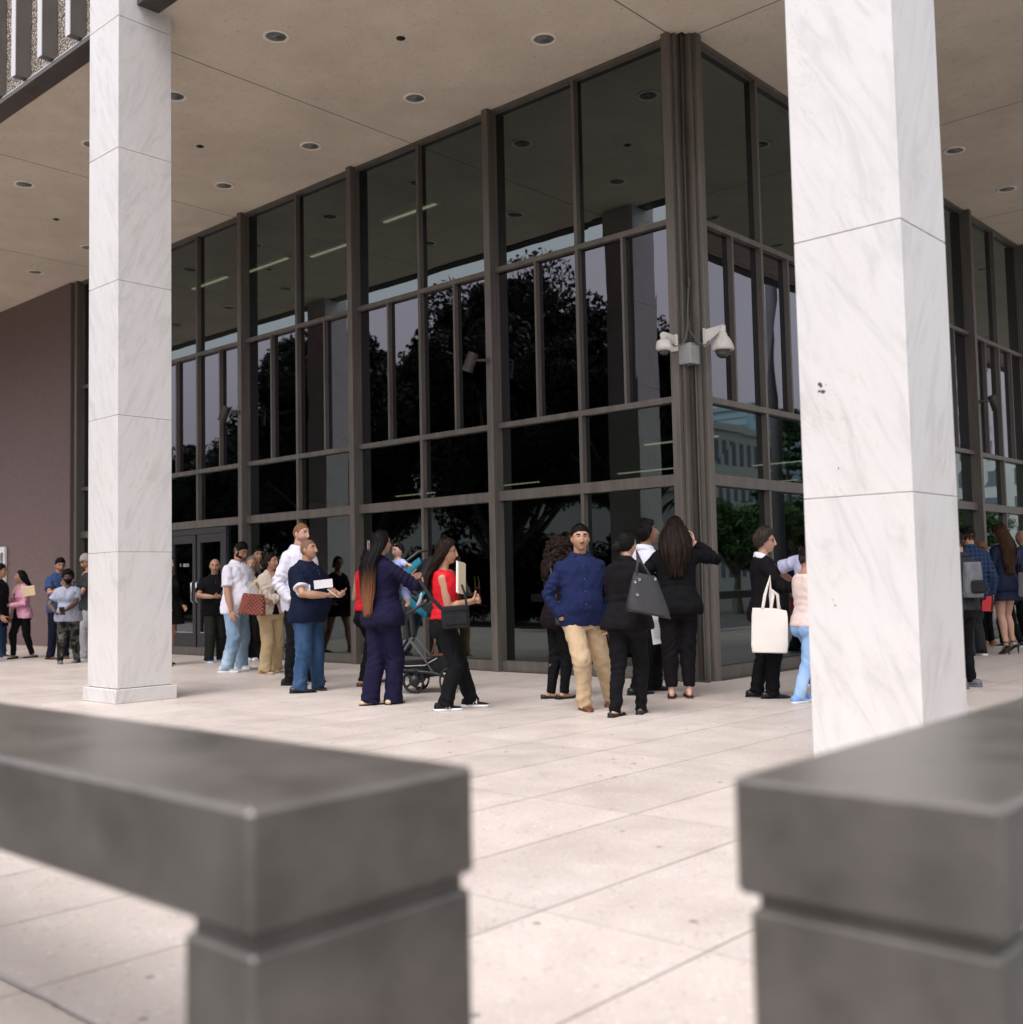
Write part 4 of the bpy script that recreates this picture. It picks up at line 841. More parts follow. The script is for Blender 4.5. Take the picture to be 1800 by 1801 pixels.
    ax_ = np.abs(fc[:, 0]); mi = np.zeros(len(HF), int); fr = fc[:, 1] > .03
    lipw = .0225; mi[fr & (np.abs(fc[:, 2]+.0605) < (.0075-.005*(ax_/lipw)**2)*(1 if fem else .62)) & (ax_ < lipw)] = 1
    mi[fr & (np.abs(fc[:, 2]-(.0285+.003*np.sin(ax_*60))) < (.0035 if fem else .0055)) & (ax_ > .012) & (ax_ < .047)] = 2
    bd = g('beard', '')
    if 'm' in bd: mi[fr & (fc[:, 2] > -.0515-.1*ax_) & (fc[:, 2] < -.0445-.15*ax_) & (ax_ < .025)] = 2
    if 'g' in bd: mi[fr & (fc[:, 2] < -.070) & (ax_ < .024) & (fc[:, 1] > .06)] = 2
    if 'b' in bd: mi[(fc[:, 2] < -.045-.5*np.clip(.03-np.abs(ax_-.045), 0, 1)*0) & (fc[:, 1] > -.005) & ~((np.abs(fc[:, 2]+.060) < .009) & (ax_ < .026) & fr) & ~((fc[:, 2] > -.042) & (ax_ < .03))] = 2; mi[(fc[:, 1] < .035) & (fc[:, 1] > .005) & (fc[:, 2] < 0)] = 2
    if 's' in bd: mi[(fc[:, 2] < -.05) & (fc[:, 1] > .0) & (mi == 0)] = 3
    tr = lambda P: (np.asarray(P)*hs)@RH.T+Hc
    HW = tr(hv)
    body.add(HW, HF, mi); n_ = len(HP); top = tr([[0, 0, .117]]); bot = tr([[0, 0, -.117]])
    body.add(np.concatenate([HW[:n_], top]), np.array([[j, (j+1) % n_, n_] for j in range(n_)])); body.add(np.concatenate([HW[-n_:], bot]), np.array([[(j+1) % n_, j, n_] for j in range(n_)]))
    em = MB()
    for sd in (-1, 1):
        em.ball((sd*(.073 if fem else .078), -.004, -.008), .030, 0, 12, 9, (.32, .62, 1.0)); em.ball((sd*(.078 if fem else .083), .0, -.006), .020, 0, 10, 7, (.3, .6, 1.0))
    iy = np.interp(.031, np.sort(hv[(hv[:, 1] > .03) & (np.abs(hv[:, 2]-.006) < .004)][:, 0]), hv[(hv[:, 1] > .03) & (np.abs(hv[:, 2]-.006) < .004)][np.argsort(hv[(hv[:, 1] > .03) & (np.abs(hv[:, 2]-.006) < .004)][:, 0])][:, 1])
    for sd in (-1, 1):
        em.ball((sd*.0315, iy-.0035, .0065), .0115, 4, 14, 9, (1.15, .62, .40)); em.ball((sd*.0315, iy+.0005, .0065), .0060, 5, 10, 7, (1, .62, .8)); em.tube([(sd*.018, iy+.0012, .0105), (sd*.0315, iy+.0045, .0138), (sd*.046, iy-.002, .0105)], .0016, 5, 5, (0, 0, 1))
        em.tube([(sd*.017, iy+.002, .013), (sd*.0315, iy+.0032, .0185), (sd*.047, iy-.003, .0125)], .0032, 6, 0, (0, 0, 1))
    em.v = [tuple(q) for q in tr(em.v)]; body.addmb(em)
    stub = basic('stubble_'+g('skin', 'tan'), tuple(q*.62 for q in sm.diffuse_color[:3]), .7)
    hm = HM[g('hair', ('black',))[0]]
    bo = body.obj('person', [sm, lipm, HM['black'] if g('hair', ('black',))[0] in ('buzz', 'ombre', 'brown', 'grey') else hm, stub, EYEW, EYED])
    bo.matrix_world = M; tag(bo, sp['label'], 'person', g('group', 'people queueing outside the building'))
    # --- hair
    hk = g('hair', ('black', 'short')); kind = hk[1] if len(hk) > 1 else 'short'; T = {'short': .013, 'buzz': .0022, 'long': .016, 'curly': .035, 'bun': .012, 'bald': 0, 'bob': .02, 'wavy': .024, 'thick': .026}[kind]
    if T:
        fl = {'buzz': .060, 'short': .060, 'thick': .062}.get(kind, .074); mk = scalp_mask(HPt, fl, -.062 if kind in ('short', 'buzz', 'thick') else -.085, .0 if kind in ('short', 'buzz', 'thick') else -.01)
        mk = mk+noise3(hv, 210, seed+9).reshape(mk.shape)*.0022
        ramp = np.clip(mk/(.040 if kind == 'short' else .014), -.35, 1); ramp = np.where(ramp > 0, np.sqrt(np.maximum(ramp, 0)), ramp*1.2); nz = noise3(hv, 130 if kind != 'curly' else 95, seed, (1, 1, .5)).reshape(ramp.shape)
        amp = {'curly': .012, 'buzz': .0004, 'wavy': .005, 'thick': .006, 'short': .004}.get(kind, .0026); toph = (.22+.95*np.clip(Hd[..., 2]*1.1, 0, 1)**1.5) if kind == 'short' else (1+.35*np.clip(Hd[..., 2], 0, 1)*(kind in ('thick', 'wavy')))
        off = np.where(ramp > 0, T*ramp*toph+nz*amp*ramp, ramp*.012); hp_ = (HPt+Hd*off[..., None]).reshape(-1, 3); keep = (mk.reshape(-1)[HF] > -.006).all(1)
        hair = PM(); HH = tr(hp_); fz = hp_[HF[keep]].mean(1); hair.add(HH, HF[keep], ((fz[:, 2] < .030) & (kind == 'short') & (np.abs(fz[:, 0])+.0*fz[:, 1] > -1)).astype(int)); t0 = tr([[0, 0, .117+T*1.4]]); hair.add(np.concatenate([HH[:n_], t0]), np.array([[j, (j+1) % n_, n_] for j in range(n_)]))
        L = g('hairlen', 0)
        if L:
            wv = g('hairw', 1.0); yawb = R_(hy)*.6; Rb = Dm@rotz(yawb); rr = []; n2 = 72; m2 = 40
            wave = {'curly': .016, 'wavy': .020}.get(kind, .0035)
            for i in range(m2):
                t = i/(m2-1); z = .035-t*(L+.035); q = min(1, t*(L+.03)/.26); q = q*q*(3-2*q); cy = -.030-(.088+.035*gir)*q+.0*t; rx = (.089+.028*math.sin(PI*min(1, t*1.15))*wv)*(1-.35*max(0, t-.75)/.25)*(.9+.1*wv); ry = .072-.036*q-.014*max(0, t-.8)/.2
                a = np.arange(n2)*2*PI/n2; st = 1+.05*np.sin(a*17+3*np.sin(t*4+seed))+.035*np.sin(a*29+t*7)
                dx = wave*np.sin(t*L*38+a*3+seed)*t; zz = z-(np.abs(np.sin(a*6+seed))*.05+np.abs(np.sin(a*13))*.03)*(t**3)*min(1, L/.3)+np.where(np.sin(a) > 0, .03*t, 0)
                rr.append(np.stack([np.cos(a)*rx*st+dx, cy+np.sin(a)*ry*st+dx*.5, zz], 1)@Rb.T+Hc)
            V = np.concatenate(rr); hair.add(V, grid_faces(m2, n2)[:, ::-1]); hair.add(np.concatenate([rr[-1], rr[-1].mean(0)[None]]), np.array([[j, (j+1) % n2, n2] for j in range(n2)]))
        if kind in ('short', 'thick', 'buzz', 'wavy', 'bun', 'long', 'curly'):
            r3 = np.random.default_rng(seed+2); ok = np.where((mk.reshape(-1) > .004))[0]; n3_ = {'buzz': 1200}.get(kind, 1500); ii = r3.choice(ok, n3_); P0 = hp_[ii]; dd_ = Hd.reshape(-1, 3)[ii]
            fl_ = np.stack([np.zeros(n3_), np.where(kind in ('short', 'thick'), .5, -1.)*np.ones(n3_), -.6*np.ones(n3_)], 1)+r3.normal(size=(n3_, 3))*.45; fl_ -= dd_*(fl_*dd_).sum(1)[:, None]; fl_ /= np.linalg.norm(fl_, axis=1)[:, None]
            ln = {'buzz': .005, 'short': .016, 'thick': .024}.get(kind, .030)*r3.uniform(.5, 1.2, n3_)[:, None]; sdv = np.cross(dd_, fl_)*.0016; tip = P0+fl_*ln+dd_*ln*({'short': .55, 'thick': .45, 'buzz': .7}.get(kind, .12))
            V = np.stack([P0-sdv-dd_*.002, P0+sdv-dd_*.002, tip], 1).reshape(-1, 3); hair.add(tr(V), np.arange(3*n3_).reshape(-1, 3))
        if L:
            r3 = np.random.default_rng(seed+4); cu = np.array(rr)
            for q in range(150):
                j = r3.integers(0, cu.shape[1]); k0 = r3.integers(2, 22); k1 = min(cu.shape[0]-1, k0+r3.integers(8, 20)); seg = cu[k0:k1+1:2, j]; ctr = cu[k0:k1+1:2].mean(1); o_ = (seg-ctr); o_ /= np.linalg.norm(o_, axis=1)[:, None]+1e-6
                seg = seg+o_*(.002+.005*r3.random())+np.stack([.004*np.sin(np.arange(len(seg))*.9+q), np.zeros(len(seg)), np.zeros(len(seg))], 1); tg = np.cross(o_, [0, 0, 1.])*.0022
                if len(seg) < 3: continue
                tp = np.linspace(1, .15, len(seg))[:, None]; V = np.concatenate([seg-tg*tp, seg+tg*tp]); m_ = len(seg); hair.add(V, np.array([[x_, x_+1, m_+x_+1, m_+x_] for x_ in range(m_-1)]))
        if kind == 'curly':
            cm = MB(); r2 = np.random.default_rng(seed)
            for q in range(230):
                a = r2.uniform(-2.5, 2.5)+PI; z = r2.uniform(-L, .115); rad = .105+.012*r2.random()+(.02 if z < 0 else -.03*(z/.115)**2); rad = rad if z < .07 else rad*.72
                p = np.array([math.sin(a)*rad*(1.0), math.cos(a)*rad*(.95)-.02, z]); cm.ball(tuple(tr([p])[0] if z > -.1 else (Dm@p+Hc)), .016+.012*r2.random(), 0, 7, 5)
            hair.addmb(cm)
        if kind == 'bun': bm_ = MB(); c = tr([[0, -.118, -.03]])[0]; bm_.ball(tuple(c), .046, 0, 16, 12, (1, .9, .95)); bm_.ball(tuple(c+np.array([.012, 0, .02])), .034, 0); bm_.ball(tuple(c+np.array([-.018, 0, -.014])), .032, 0); hair.addmb(bm_)
        hair.obj('hair', [hm, basic('faded_sides', (.045, .029, .022), .9, 0, .1)], bo)
    if g('hat') == 'beanie':
        mk = scalp_mask(HPt, .035, -.03, .005); off = np.clip(mk/.006, 0, 1)*.018+np.clip(Hd[..., 2], 0, 1)**2*.02; hp_ = (HPt+Hd*off[..., None]).reshape(-1, 3); keep = (mk.reshape(-1)[HF] > -.003).all(1); pm = PM(); HH = tr(hp_); pm.add(HH, HF[keep]); pm.add(np.concatenate([HH[:n_], tr([[0, 0, .158]])]), np.array([[j, (j+1) % n_, n_] for j in range(n_)])); pm.obj('beanie', fab('grey_wool_knit', (.30, .27, .25), .15, .9, (60, 60, 8)), bo)
    if g('mask'):
        ok = (HPt[..., 2] < -.018+.02*np.abs(HPt[..., 0])/.07*0) & (HPt[..., 1] > .015) & (HPt[..., 2] > -.112); hp_ = (HPt+Hd*.006).reshape(-1, 3); keep = ok.reshape(-1)[HF].all(1); pm = PM(); pm.add(tr(hp_), HF[keep]); pm.obj('face_mask', FB['black'], bo)
    if g('glasses'):
        gm = MB(); gz = .006
        for sd in (-1, 1):
            if g('glasses') == 'sun': gm.ball((sd*.034, iy+.012, gz-.003), .023, 0, 16, 9, (1.05, .14, .85))
            else: gm.tube([(sd*.034+.023*math.cos(a), iy+.013, gz-.002+.017*math.sin(a)) for a in np.linspace(0, 2*PI, 15)], .0022, 5, 0, (0, 1, 0), False)
            gm.tube([(sd*.057, iy+.010, gz+.006), (sd*.080, iy-.02, gz+.006), (sd*.083, .0, gz+.004)], .0022, 5, 0, (0, 0, 1))
        gm.tube([(-.012, iy+.016, gz+.003), (.012, iy+.016, gz+.003)], .0022, 5, 0, (0, 0, 1)); gm.v = [tuple(q) for q in tr(gm.v)]; gm.obj('glasses', basic('dark_glasses', (.02, .012, .014), .2), bo)
    if g('pods'): pm = MB(); pm.ball((-.083, .008, -.014), .008, 0, 8, 6); pm.ball((.083, .008, -.014), .008, 0, 8, 6); pm.v = [tuple(q) for q in tr(pm.v)]; pm.obj('earphone', SH['white'], bo)
    # --- garments
    def wrinkle(V, Nn, amp, pts, sd, freq=16):
        n0 = noise3(V, 34, sd, (1, .9, .8)); n1 = noise3(V, 75, sd+1, (1.1, .9, .6)); d = (1-np.abs(n0))*amp*.95+(.5-np.abs(n1))*amp*.6+noise3(V, 15, sd+2)*amp*.4
        for (p, ax, rad, k) in pts:
            q = V-np.array(p); al = q@np.array(ax); w = np.exp(-(np.linalg.norm(q, axis=1)/rad)**2); d += w*amp*k*1.7*np.sin(al*2*PI/.062+3.6*noise3(V, 11, sd+3))
        return V+Nn*d[:, None]
    top = sp['top']; tk, tc = top[0], FB[top[1]]; inner = FB[top[2]] if len(top) > 2 and top[2] else None
    hemz = {'tee': .475, 'polo': .46, 'shirt': .455, 'blazer': .435, 'tank': .545, 'cardigan': .40, 'dress': .44, 'blouse': .52}[tk]*h if not g('hem') else g('hem')*h; ez = {'tee': .016, 'polo': .018, 'shirt': .018, 'blazer': .024, 'tank': .018, 'cardigan': .024, 'dress': .014, 'blouse': .015}[tk]*s
    slv = g('sleeve', {'tee': 'short', 'polo': 'short', 'shirt': 'long', 'blazer': 'long', 'tank': 'none', 'cardigan': 'long', 'dress': 'long', 'blouse': 'long'}[tk])
    mb = MB(); mb.rings(rings(hemz, {'tank': .828, 'tee': .846, 'dress': .84}.get(tk, .850)*h, ez, flare=g('flare', {'blazer': .10, 'cardigan': .06, 'dress': .22, 'tee': .05, 'polo': .04, 'shirt': .03}.get(tk, .02))))
    wp = []
    for i, sd in enumerate((-1, 1)):
        S_, E_, W_ = A[i]; fd = (W_-E_); ua = (E_-S_)/np.linalg.norm(E_-S_); e2 = ez*.75
        if slv == 'none': continue
        inn = S_-np.array([sd*.045*s, 0, -.010*s])
        if slv == 'short': en = S_+(E_-S_)*.72; mb.tube([inn, S_, S_*.5+en*.5, en], [armr[0]+e2*.4, armr[0]+e2*.8, armr[1]+e2*1.4, armr[1]+e2*2.0], 14, 0, (0, 1, 0), False)
        else: en = W_-fd*.06; mb.tube([inn, S_, (S_+E_)/2, E_, E_+fd*.4, en], [armr[0]+e2*.3, armr[0]+e2*.6, armr[1]+e2*.75, armr[2]+e2*.85, armr[3]+e2*.75, armr[4]+e2*1.0], 14, 0, (0, 1, 0), False); wp.append((E_, fd/np.linalg.norm(fd), .10*s, .9)); wp.append((E_*.7+S_*.3, ua, .10*s, .8))
        wp.append((S_*.6+E_*.4, ua, .09*s, .5))
    if fem and g('bust', .03) > 0 and tk != 'blazer':
        for sd in (-1, 1): mb.ball(tuple(front(sd*.034*h, .728*h, -.034)), .047*h*g('bustr', 1), 0, 12, 9, (1.1, 1, 1.15))
    V, F, Nn = remesh(mb, .0105, 3); bc = D((0, -.02, .60*h)); wp.append((bc, (0, 0, 1), .16*s, .6)); V = wrinkle(V, Nn, .0065*g('wr', 1)*s, wp, seed)
    gm = PM(); fcn = V[F].mean(1); mi = np.zeros(len(F), int)
    def ud(P):                                     # undo torso placement roughly
        q = P-np.array([0, 0, dz])-sway; q = q-np.array([0, 0, .5*h]); q = q@(roty(side)@rotx(-lean)); q = q+np.array([0, 0, .5*h]); return q@rotz(twist)
    U = ud(fcn); vz = g('vz', .60)*h
    if inner is not None and tk in ('blazer', 'cardigan'):
        wv_ = np.clip((U[:, 2]-vz)/(.83*h-vz), 0, 1)*.058*s+np.where(U[:, 2] < vz, np.clip((vz-U[:, 2])*.28, 0, .1), 0)+g('open', 0)*s; mi[(U[:, 1] > .02) & (np.abs(U[:, 0]) < wv_)] = 1
        mi[(mi == 1) & (U[:, 2] > g('skinz', .80)*h)] = 2
    elif tk in ('tank', 'tee', 'blouse', 'dress'): mi[(U[:, 1] > .0) & (np.abs(U[:, 0]) < np.clip((U[:, 2]-g('neckz', .80)*h)*1.2, 0, .06*s)) & (U[:, 2] > g('neckz', .80)*h)] = 2
    if tk in ('tee', 'dress') : mi[(U[:, 2] > .834*h)] = 2
    if g('trim'):
        for i in (0, 1):
            S_, E_, W_ = A[i]; u = (E_-S_)/np.linalg.norm(E_-S_); en = S_+(E_-S_)*.72; q = fcn-en; mi[(q@u > -.02*s) & (np.linalg.norm(q, axis=1) < .11*s)] = 3
    gm.add(V, F, mi); gname = {'tee': 'tee_shirt', 'polo': 'polo_shirt', 'shirt': 'shirt', 'blazer': 'blazer', 'tank': 'tank_top', 'cardigan': 'cardigan', 'dress': 'dress', 'blouse': 'blouse'}[tk]
    go = gm.obj(gname, [tc, inner or tc, sm, FB['white']], bo)
    # collar
    if tk in ('polo', 'shirt', 'blazer') or g('collar'):
        cmb = MB(); n = 22; cs = []; colr = FB[g('collar')] if g('collar') else tc; hgt = .030*s if tk != 'blazer' else .020*s
        for j in range(n+1):
            a = R_(-146)+R_(292)*j/n-PI/2; fx = abs(j/n-.5)*2; drop = .030*s*fx**2.2+(.025*s*fx**3 if tk == 'blazer' else 0); q = .85+.15*gir
            Wd = lambda z: np.interp(z*h, pz, pw); Dp = lambda z: np.interp(z*h, pz, pd); Yc = lambda z: np.interp(z*h, pz, py)
            def cp(zr, add, z): return D((math.cos(a)*(Wd(zr)+add*s), Yc(zr)+math.sin(a)*(Dp(zr)+add*s)+.010*s*fx, z*h-drop))
            cs.append([cp(.862, .006, .870), cp(.862, .014, .870), cp(.850, .020, .857), cp(.838, .017+.006*fx, .838), cp(.838, .006, .834), cp(.852, .004, .850)])
        cmb.rings([[tuple(p) for p in r] for r in cs], 0, True); co = cmb.obj('collar', colr, go)
        if g('trim'): tm = MB(); tm.tube([tuple(p[3]) for p in cs], .0035*s, 5, 0, (0, 0, 1)); tm.obj('piping', FB['white'], go)
    if tk in ('blazer',) and inner is not None:
        lm = MB()
        for sd in (-1, 1):
            pts = []
            for k in range(9):
                z = .825*h+(vz-.825*h)*k/8; x = sd*((z-vz)/(.83*h-vz)*.058*s+.002); wd = .042*s*math.sin(min(1, (k+1)/4)*PI/2)*(1-.75*max(0, (k-4)/4)); p0 = front(x, z, ez+.004); p1 = front(x+sd*wd, z+.006, ez+.009*s); pts.append((p0, p1))
            lm.rings([[tuple(a), tuple(b), tuple(b+np.array([0, .006, 0])@Dm.T), tuple(a+np.array([0, .006, 0])@Dm.T)] for a, b in pts], 0, True, False)
        lm.obj('lapel', tc, go)
    if tk in ('shirt', 'polo'):
        z0, z1 = (hemz+.01, .81*h) if tk == 'shirt' else (.70*h, .80*h); lm = MB(); rr = []
        for k in range(14):
            z = z0+(z1-z0)*k/13; a, b = front(-.012*s, z, ez), front(.012*s, z, ez); o_ = np.array([0, .008, 0])@Dm.T; rr.append([tuple(a-o_), tuple(b-o_), tuple(b+o_*.25), tuple(a+o_*.25)])
        lm.rings(rr, 0, True, False)
        for k in range(5 if tk == 'shirt' else 2): lm.tube([tuple(front(0, z1-(z1-z0)*(.08+.2*k), ez)), tuple(front(0, z1-(z1-z0)*(.08+.2*k), ez)+np.array([0, .006, 0])@Dm.T)], .005, 8, 1, (0, 0, 1), False)
        lm.obj('placket', [tc, basic('button', (.12, .13, .2), .3) if top[1] != 'white' else SH['white']], go)
    # bottoms
    bk = g('bottom')
    if bk:
        bc_, bw = FB[bk[0]], bk[1]; wz = hemz+.022*h if tk == 'tank' else min(.57*h, hemz+.08*h)
        mb = MB(); mb.rings(rings(.455*h, wz, .008*s))
        if fem:
            for sd in (-1, 1): mb.ball(tuple(D((sd*.046*h, -.038*h, .485*h))), .055*h*gir, 0, 12, 9)
        fl = bk[2] if len(bk) > 2 else 0.035; wp = []
        for i, sd in enumerate((-1, 1)):
            Hp, kn, an = legs[i]; lr = (.5+.5*gir); up = np.array([0, 0, 1.]); e = bw*s; bot = an-np.array([0, 0, (.062*s-fl*s)+0*heel]) if fl < .05 else an+np.array([0, 0, (fl-.05)*s])
            bot[2] = fl*s+(heel if fl > .05 else 0); sh = np.array([math.sin(R_(toe[i]))*.01, math.cos(R_(toe[i]))*.012, 0])
            r0 = .052*h*lr; rk = .031*h*lr; rc = .031*h*lr
            mid = kn*.5+an*.5
            mb.tube([Hp+np.array([0, 0, .01]), Hp*.5+kn*.5, kn, mid, bot*1.0+sh], [(r0+.008*s, r0+.012*s), .044*h*lr+.006*s+e*.2, max(rk+.017*s+e*.35, .03), max(.027*h*lr+.008*s+e*.55, .03), (.020*h+.009*s+e*.85, .023*h+.009*s+e*.95)], 16, 0, (0, 1, 0), False)
            sg = (-1, 1)[i]; wp += [(kn+np.array([0, -.04, .0]), (.45*sg, .2, .85), .10*s, .55), (bot+np.array([0, .02, .06*s]), (.5*sg, .2, .8), .09*s, .9 if fl < .05 else .15), (Hp-np.array([0, -.02, .03*h]), (-.75*sg, 0, .6), .09*s, .6)]
        V, F, Nn = remesh(mb, .0105, 3); V = wrinkle(V, Nn, .006*s*g('bwr', 1), wp, seed+5); V[:, 2] = np.maximum(V[:, 2], .006)
        pm = PM(); pm.add(V, F); pm.obj('jeans' if 'jeans' in bk[0] else ('leggings' if bw < .003 else 'trousers'), bc_, bo)
    if tk == 'dress':
        mb = MB(); rr = []; r2 = np.random.default_rng(seed)
        for k in range(10):
            t = k/9; z = .50*h-t*.115*h; n = 60; row = []
            for j in range(n):
                a = 2*PI*j/n; pl = 1+.035*t*math.sin(a*13); row.append(tuple(D((math.cos(a)*(.118*h+.05*h*t)*pl, -.005*h+math.sin(a)*(.085*h+.045*h*t)*pl, z))))
            rr.append(row)
        mb.rings(rr, 0, True); mb.obj('skirt_tier', tc, go)
    # shoes
    sk = g('shoe', ('sneaker', 'grey', 'white')); shk = sk[0]
    for i in (0, 1):
        a = R_(toe[i]); an = legs[i][2]; X = np.array([math.cos(a), -math.sin(a), 0]); Y = np.array([math.sin(a), math.cos(a), 0]); O = np.array([an[0], an[1], 0])+Y*.045*s; Lf = .142*s
        st = {'sneaker': [(-1, .5, .060), (-.93, .85, .085), (-.7, 1, .092), (-.4, .98, .088), (-.05, .95, .074), (.3, 1.12, .055), (.62, 1.12, .046), (.86, .85, .040), (1.0, .42, .030)],
              'dress': [(-1, .5, .050), (-.93, .78, .070), (-.7, .9, .078), (-.4, .88, .076), (-.05, .86, .062), (.3, 1.05, .045), (.62, 1.02, .038), (.88, .72, .030), (1.10, .30, .020)],
              'flat': [(-1, .5, .045), (-.93, .80, .052), (-.7, .9, .040), (-.4, .85, .026), (-.05, .86, .022), (.3, 1.05, .026), (.62, 1.05, .034), (.88, .78, .028), (1.06, .30, .018)],
              'slide': [(-1, .6, .012), (-.7, .9, .012), (-.2, .9, .012), (.25, 1.0, .014), (.3, 1.1, .044), (.62, 1.1, .040), (.66, 1.0, .014), (.95, .6, .012)]}[shk if shk in ('sneaker', 'dress', 'flat', 'slide') else 'flat']
        mb = MB(); rr = []; wd = .041*s*(1.08 if not fem else .96); n = 16; base = .018*s if shk == 'sneaker' else .008*s
        for (t, w, zt) in st:
            row = []; hl = heel*min(1, max(0, (.45-t)/1.0)) if heel else 0
            for j in range(n):
                q = 2*PI*j/n; cx = math.cos(q); sz = math.sin(q); x = math.copysign(abs(cx)**.75, cx)*wd*w; z = base+(zt*s-base)*(.5+.5*math.copysign(abs(sz)**.8, sz)); x *= (1-.38*max(0, sz)**2 if t < .2 else 1-.25*max(0, sz)**2)
                row.append(tuple(O+X*x+Y*t*Lf+np.array([0, 0, z+hl])))
            rr.append(row)
        mb.rings(rr, 0, True)
        so_ = MB(); rr = []; stk = .026*s if shk == 'sneaker' else .011*s
        for (t, w, zt) in st:
            hl = heel*min(1, max(0, (.45-t)/1.0)) if heel else 0; w2 = w*1.0*wd+.003; rr.append([tuple(O+X*xx+Y*t*Lf*1.015+np.array([0, 0, zz+hl])) for xx, zz in ((-w2, .001), (w2, .001), (w2*1.02, stk*.5), (w2*.98, stk), (-w2*.98, stk), (-w2*1.02, stk*.5))])
        so_.rings(rr, 0, True)
        if heel: so_.tube([tuple(O-Y*Lf*.88+np.array([0, 0, heel+.02])), tuple(O-Y*Lf*.90+np.array([0, 0, .003]))], [(.016, .016), (.006, .006)], 8, 0, (1, 0, 0), False)
        if shk == 'sneaker':
            for k in range(4): t = -.12+.13*k; z = np.interp(t, [q[0] for q in st], [q[2] for q in st])*s+.001; mb.tube([tuple(O+X*(-.018)*s+Y*t*Lf+np.array([0, 0, z-.006])), tuple(O+Y*t*Lf+np.array([0, 0, z+.002])), tuple(O+X*.018*s+Y*t*Lf+np.array([0, 0, z-.006]))], .0032*s, 5, 1, (0, 0, 1))
        sho = mb.obj('shoe', [SH[sk[1]], SH['white'] if len(sk) < 4 else SH[sk[3]]], bo); so_.obj('sole', SH[sk[2]], sho)
        if g('strap'): tm = MB(); p = legs[i][2]+np.array([0, 0, .02]); tm.tube([tuple(p+np.array([math.cos(q)*.036, math.sin(q)*.036, 0])) for q in np.linspace(0, 2*PI, 13)], .007, 6, 0, (0, 0, 1), False); tm.obj('ankle_strap', SH['black'], sho)
    sp.update(bo=bo, A=A, arms=arms, D=D, front=front, Hc=Hc, s=s, hh=h, ez=ez)
    return bo
def W(sp, p):                                   # person local point to the world
    return sp['M'] @ Vector(tuple(float(q) for q in p))
def held(name, label, cat, sp, org, rot=(0, 0, 0), group=None):
    o = empty(name, label=label, cat=cat, group=group, mat=sp['M'] @ Matrix.Translation(Vector(tuple(float(q) for q in org))) @ Matrix.Rotation(R_(rot[2]), 4, 'Z') @ Matrix.Rotation(R_(rot[0]), 4, 'X') @ Matrix.Rotation(R_(rot[1]), 4, 'Y'))
    return o
# ------------------------------------------------------------------ the queue
def stand_h(sp):
    C, _ = place_person(sp); best = 1.5; tx, ty = sp['top']; d0 = 1e9
    for k in range(120, 200):
        p = Vector((C.x, C.y, k/100))-Vector(CAMP); py = 900.5-FPX*p.dot(CU)/p.dot(CF)
        if abs(py-ty) < d0: d0 = abs(py-ty); best = k/100
    return best-.012
PS = {}
def P_(key, label, **k):
    k['label'] = label; k.setdefault('h', stand_h(k)); PS[key] = k; person(k); return k
fw = lambda x, y, z, **k: dict(w=(x, y, z), **k)
P_('edge', 'person in black sleeve and blue jeans cut off by the left edge of the photo', feet=[(-16, 1164), (8, 1157)], top=(-6, 980), face=10, top_=0, bottom=('jeans', .02), hair=('black', 'short'), shoe=('sneaker', 'grey', 'white'), **{'top': (-6, 980)}) if False else None
def mk(key, label, feet, topp, top, bottom, **k):
    sp = dict(label=label, feet=feet, top=topp); sp['h'] = k.pop('h', None) or stand_h(sp); sp['top'] = top; sp['bottom'] = bottom; sp.update(k); PS[key] = sp; person(sp); return sp
mk('edge', 'person in black sleeves and blue jeans cut off by the left edge', [(-14, 1164), (9, 1157)], (-6, 978), ('cardigan', 'black', None), ('jeans', .02), face=10, hair=('black', 'short'), L=fw(-.25, .05, .87), R=fw(.27, .10, .88))
mk('pink', 'smiling woman in a pink blazer and black trousers beside the white poster', [(22, 1159), (52, 1157)], (40, 999), ('blazer', 'pink', 'black'), ('black', .004, .07), fem=True, face=243, headyaw=-38, headpitch=8, hair=('black', 'long'), hairlen=.24, R=fw(.26, .24, 1.10, e=(.6, -.6, -.6), pn=(-.2, -.3, 1)), L=fw(-.02, .30, 1.08, e=(-.7, -.5, -.5), pn=(0, -1, .2)), shoe=('flat', 'black', 'black'), vz=.63, skinz=.745, hem=.47, bust=.05)
mk('bluepolo', 'man in a faded blue short-sleeved shirt looking down at a phone', [(89, 1160), (118, 1158)], (104, 980), ('polo', 'bluepolo'), ('navytrouser', .025), face=318, headpitch=-16, headyaw=-8, hair=('black', 'short'), beard='s', girth=1.04, belly=.05, R=fw(.06, .32, 1.24, pn=(0, -.3, 1), e=(.8, -.4, -.6)), L=fw(-.10, .32, 1.22, pn=(0, -.3, 1), e=(-.8, -.4, -.6)), shoe=('dress', 'brown', 'black'))
mk('mask', 'woman in a grey t-shirt, black face mask and camouflage leggings holding a phone', [(103, 1168), (136, 1166)], (121, 1001), ('tee', 'grey'), ('camo', .010), fem=True, face=283, headpitch=-10, girth=1.30, bust=.07, bustr=1.1, belly=.09, skin='dark', mask=True, hair=('black', 'thick'), R=fw(.20, .24, 1.00, e=(.8, -.3, -.4), pn=(-.8, -.2, .5)), L=fw(-.02, .36, 1.02, e=(-.8, -.2, -.4), pn=(.3, -.3, .8)), shoe=('sneaker', 'grey', 'grey'), hem=.46, flare=.10)
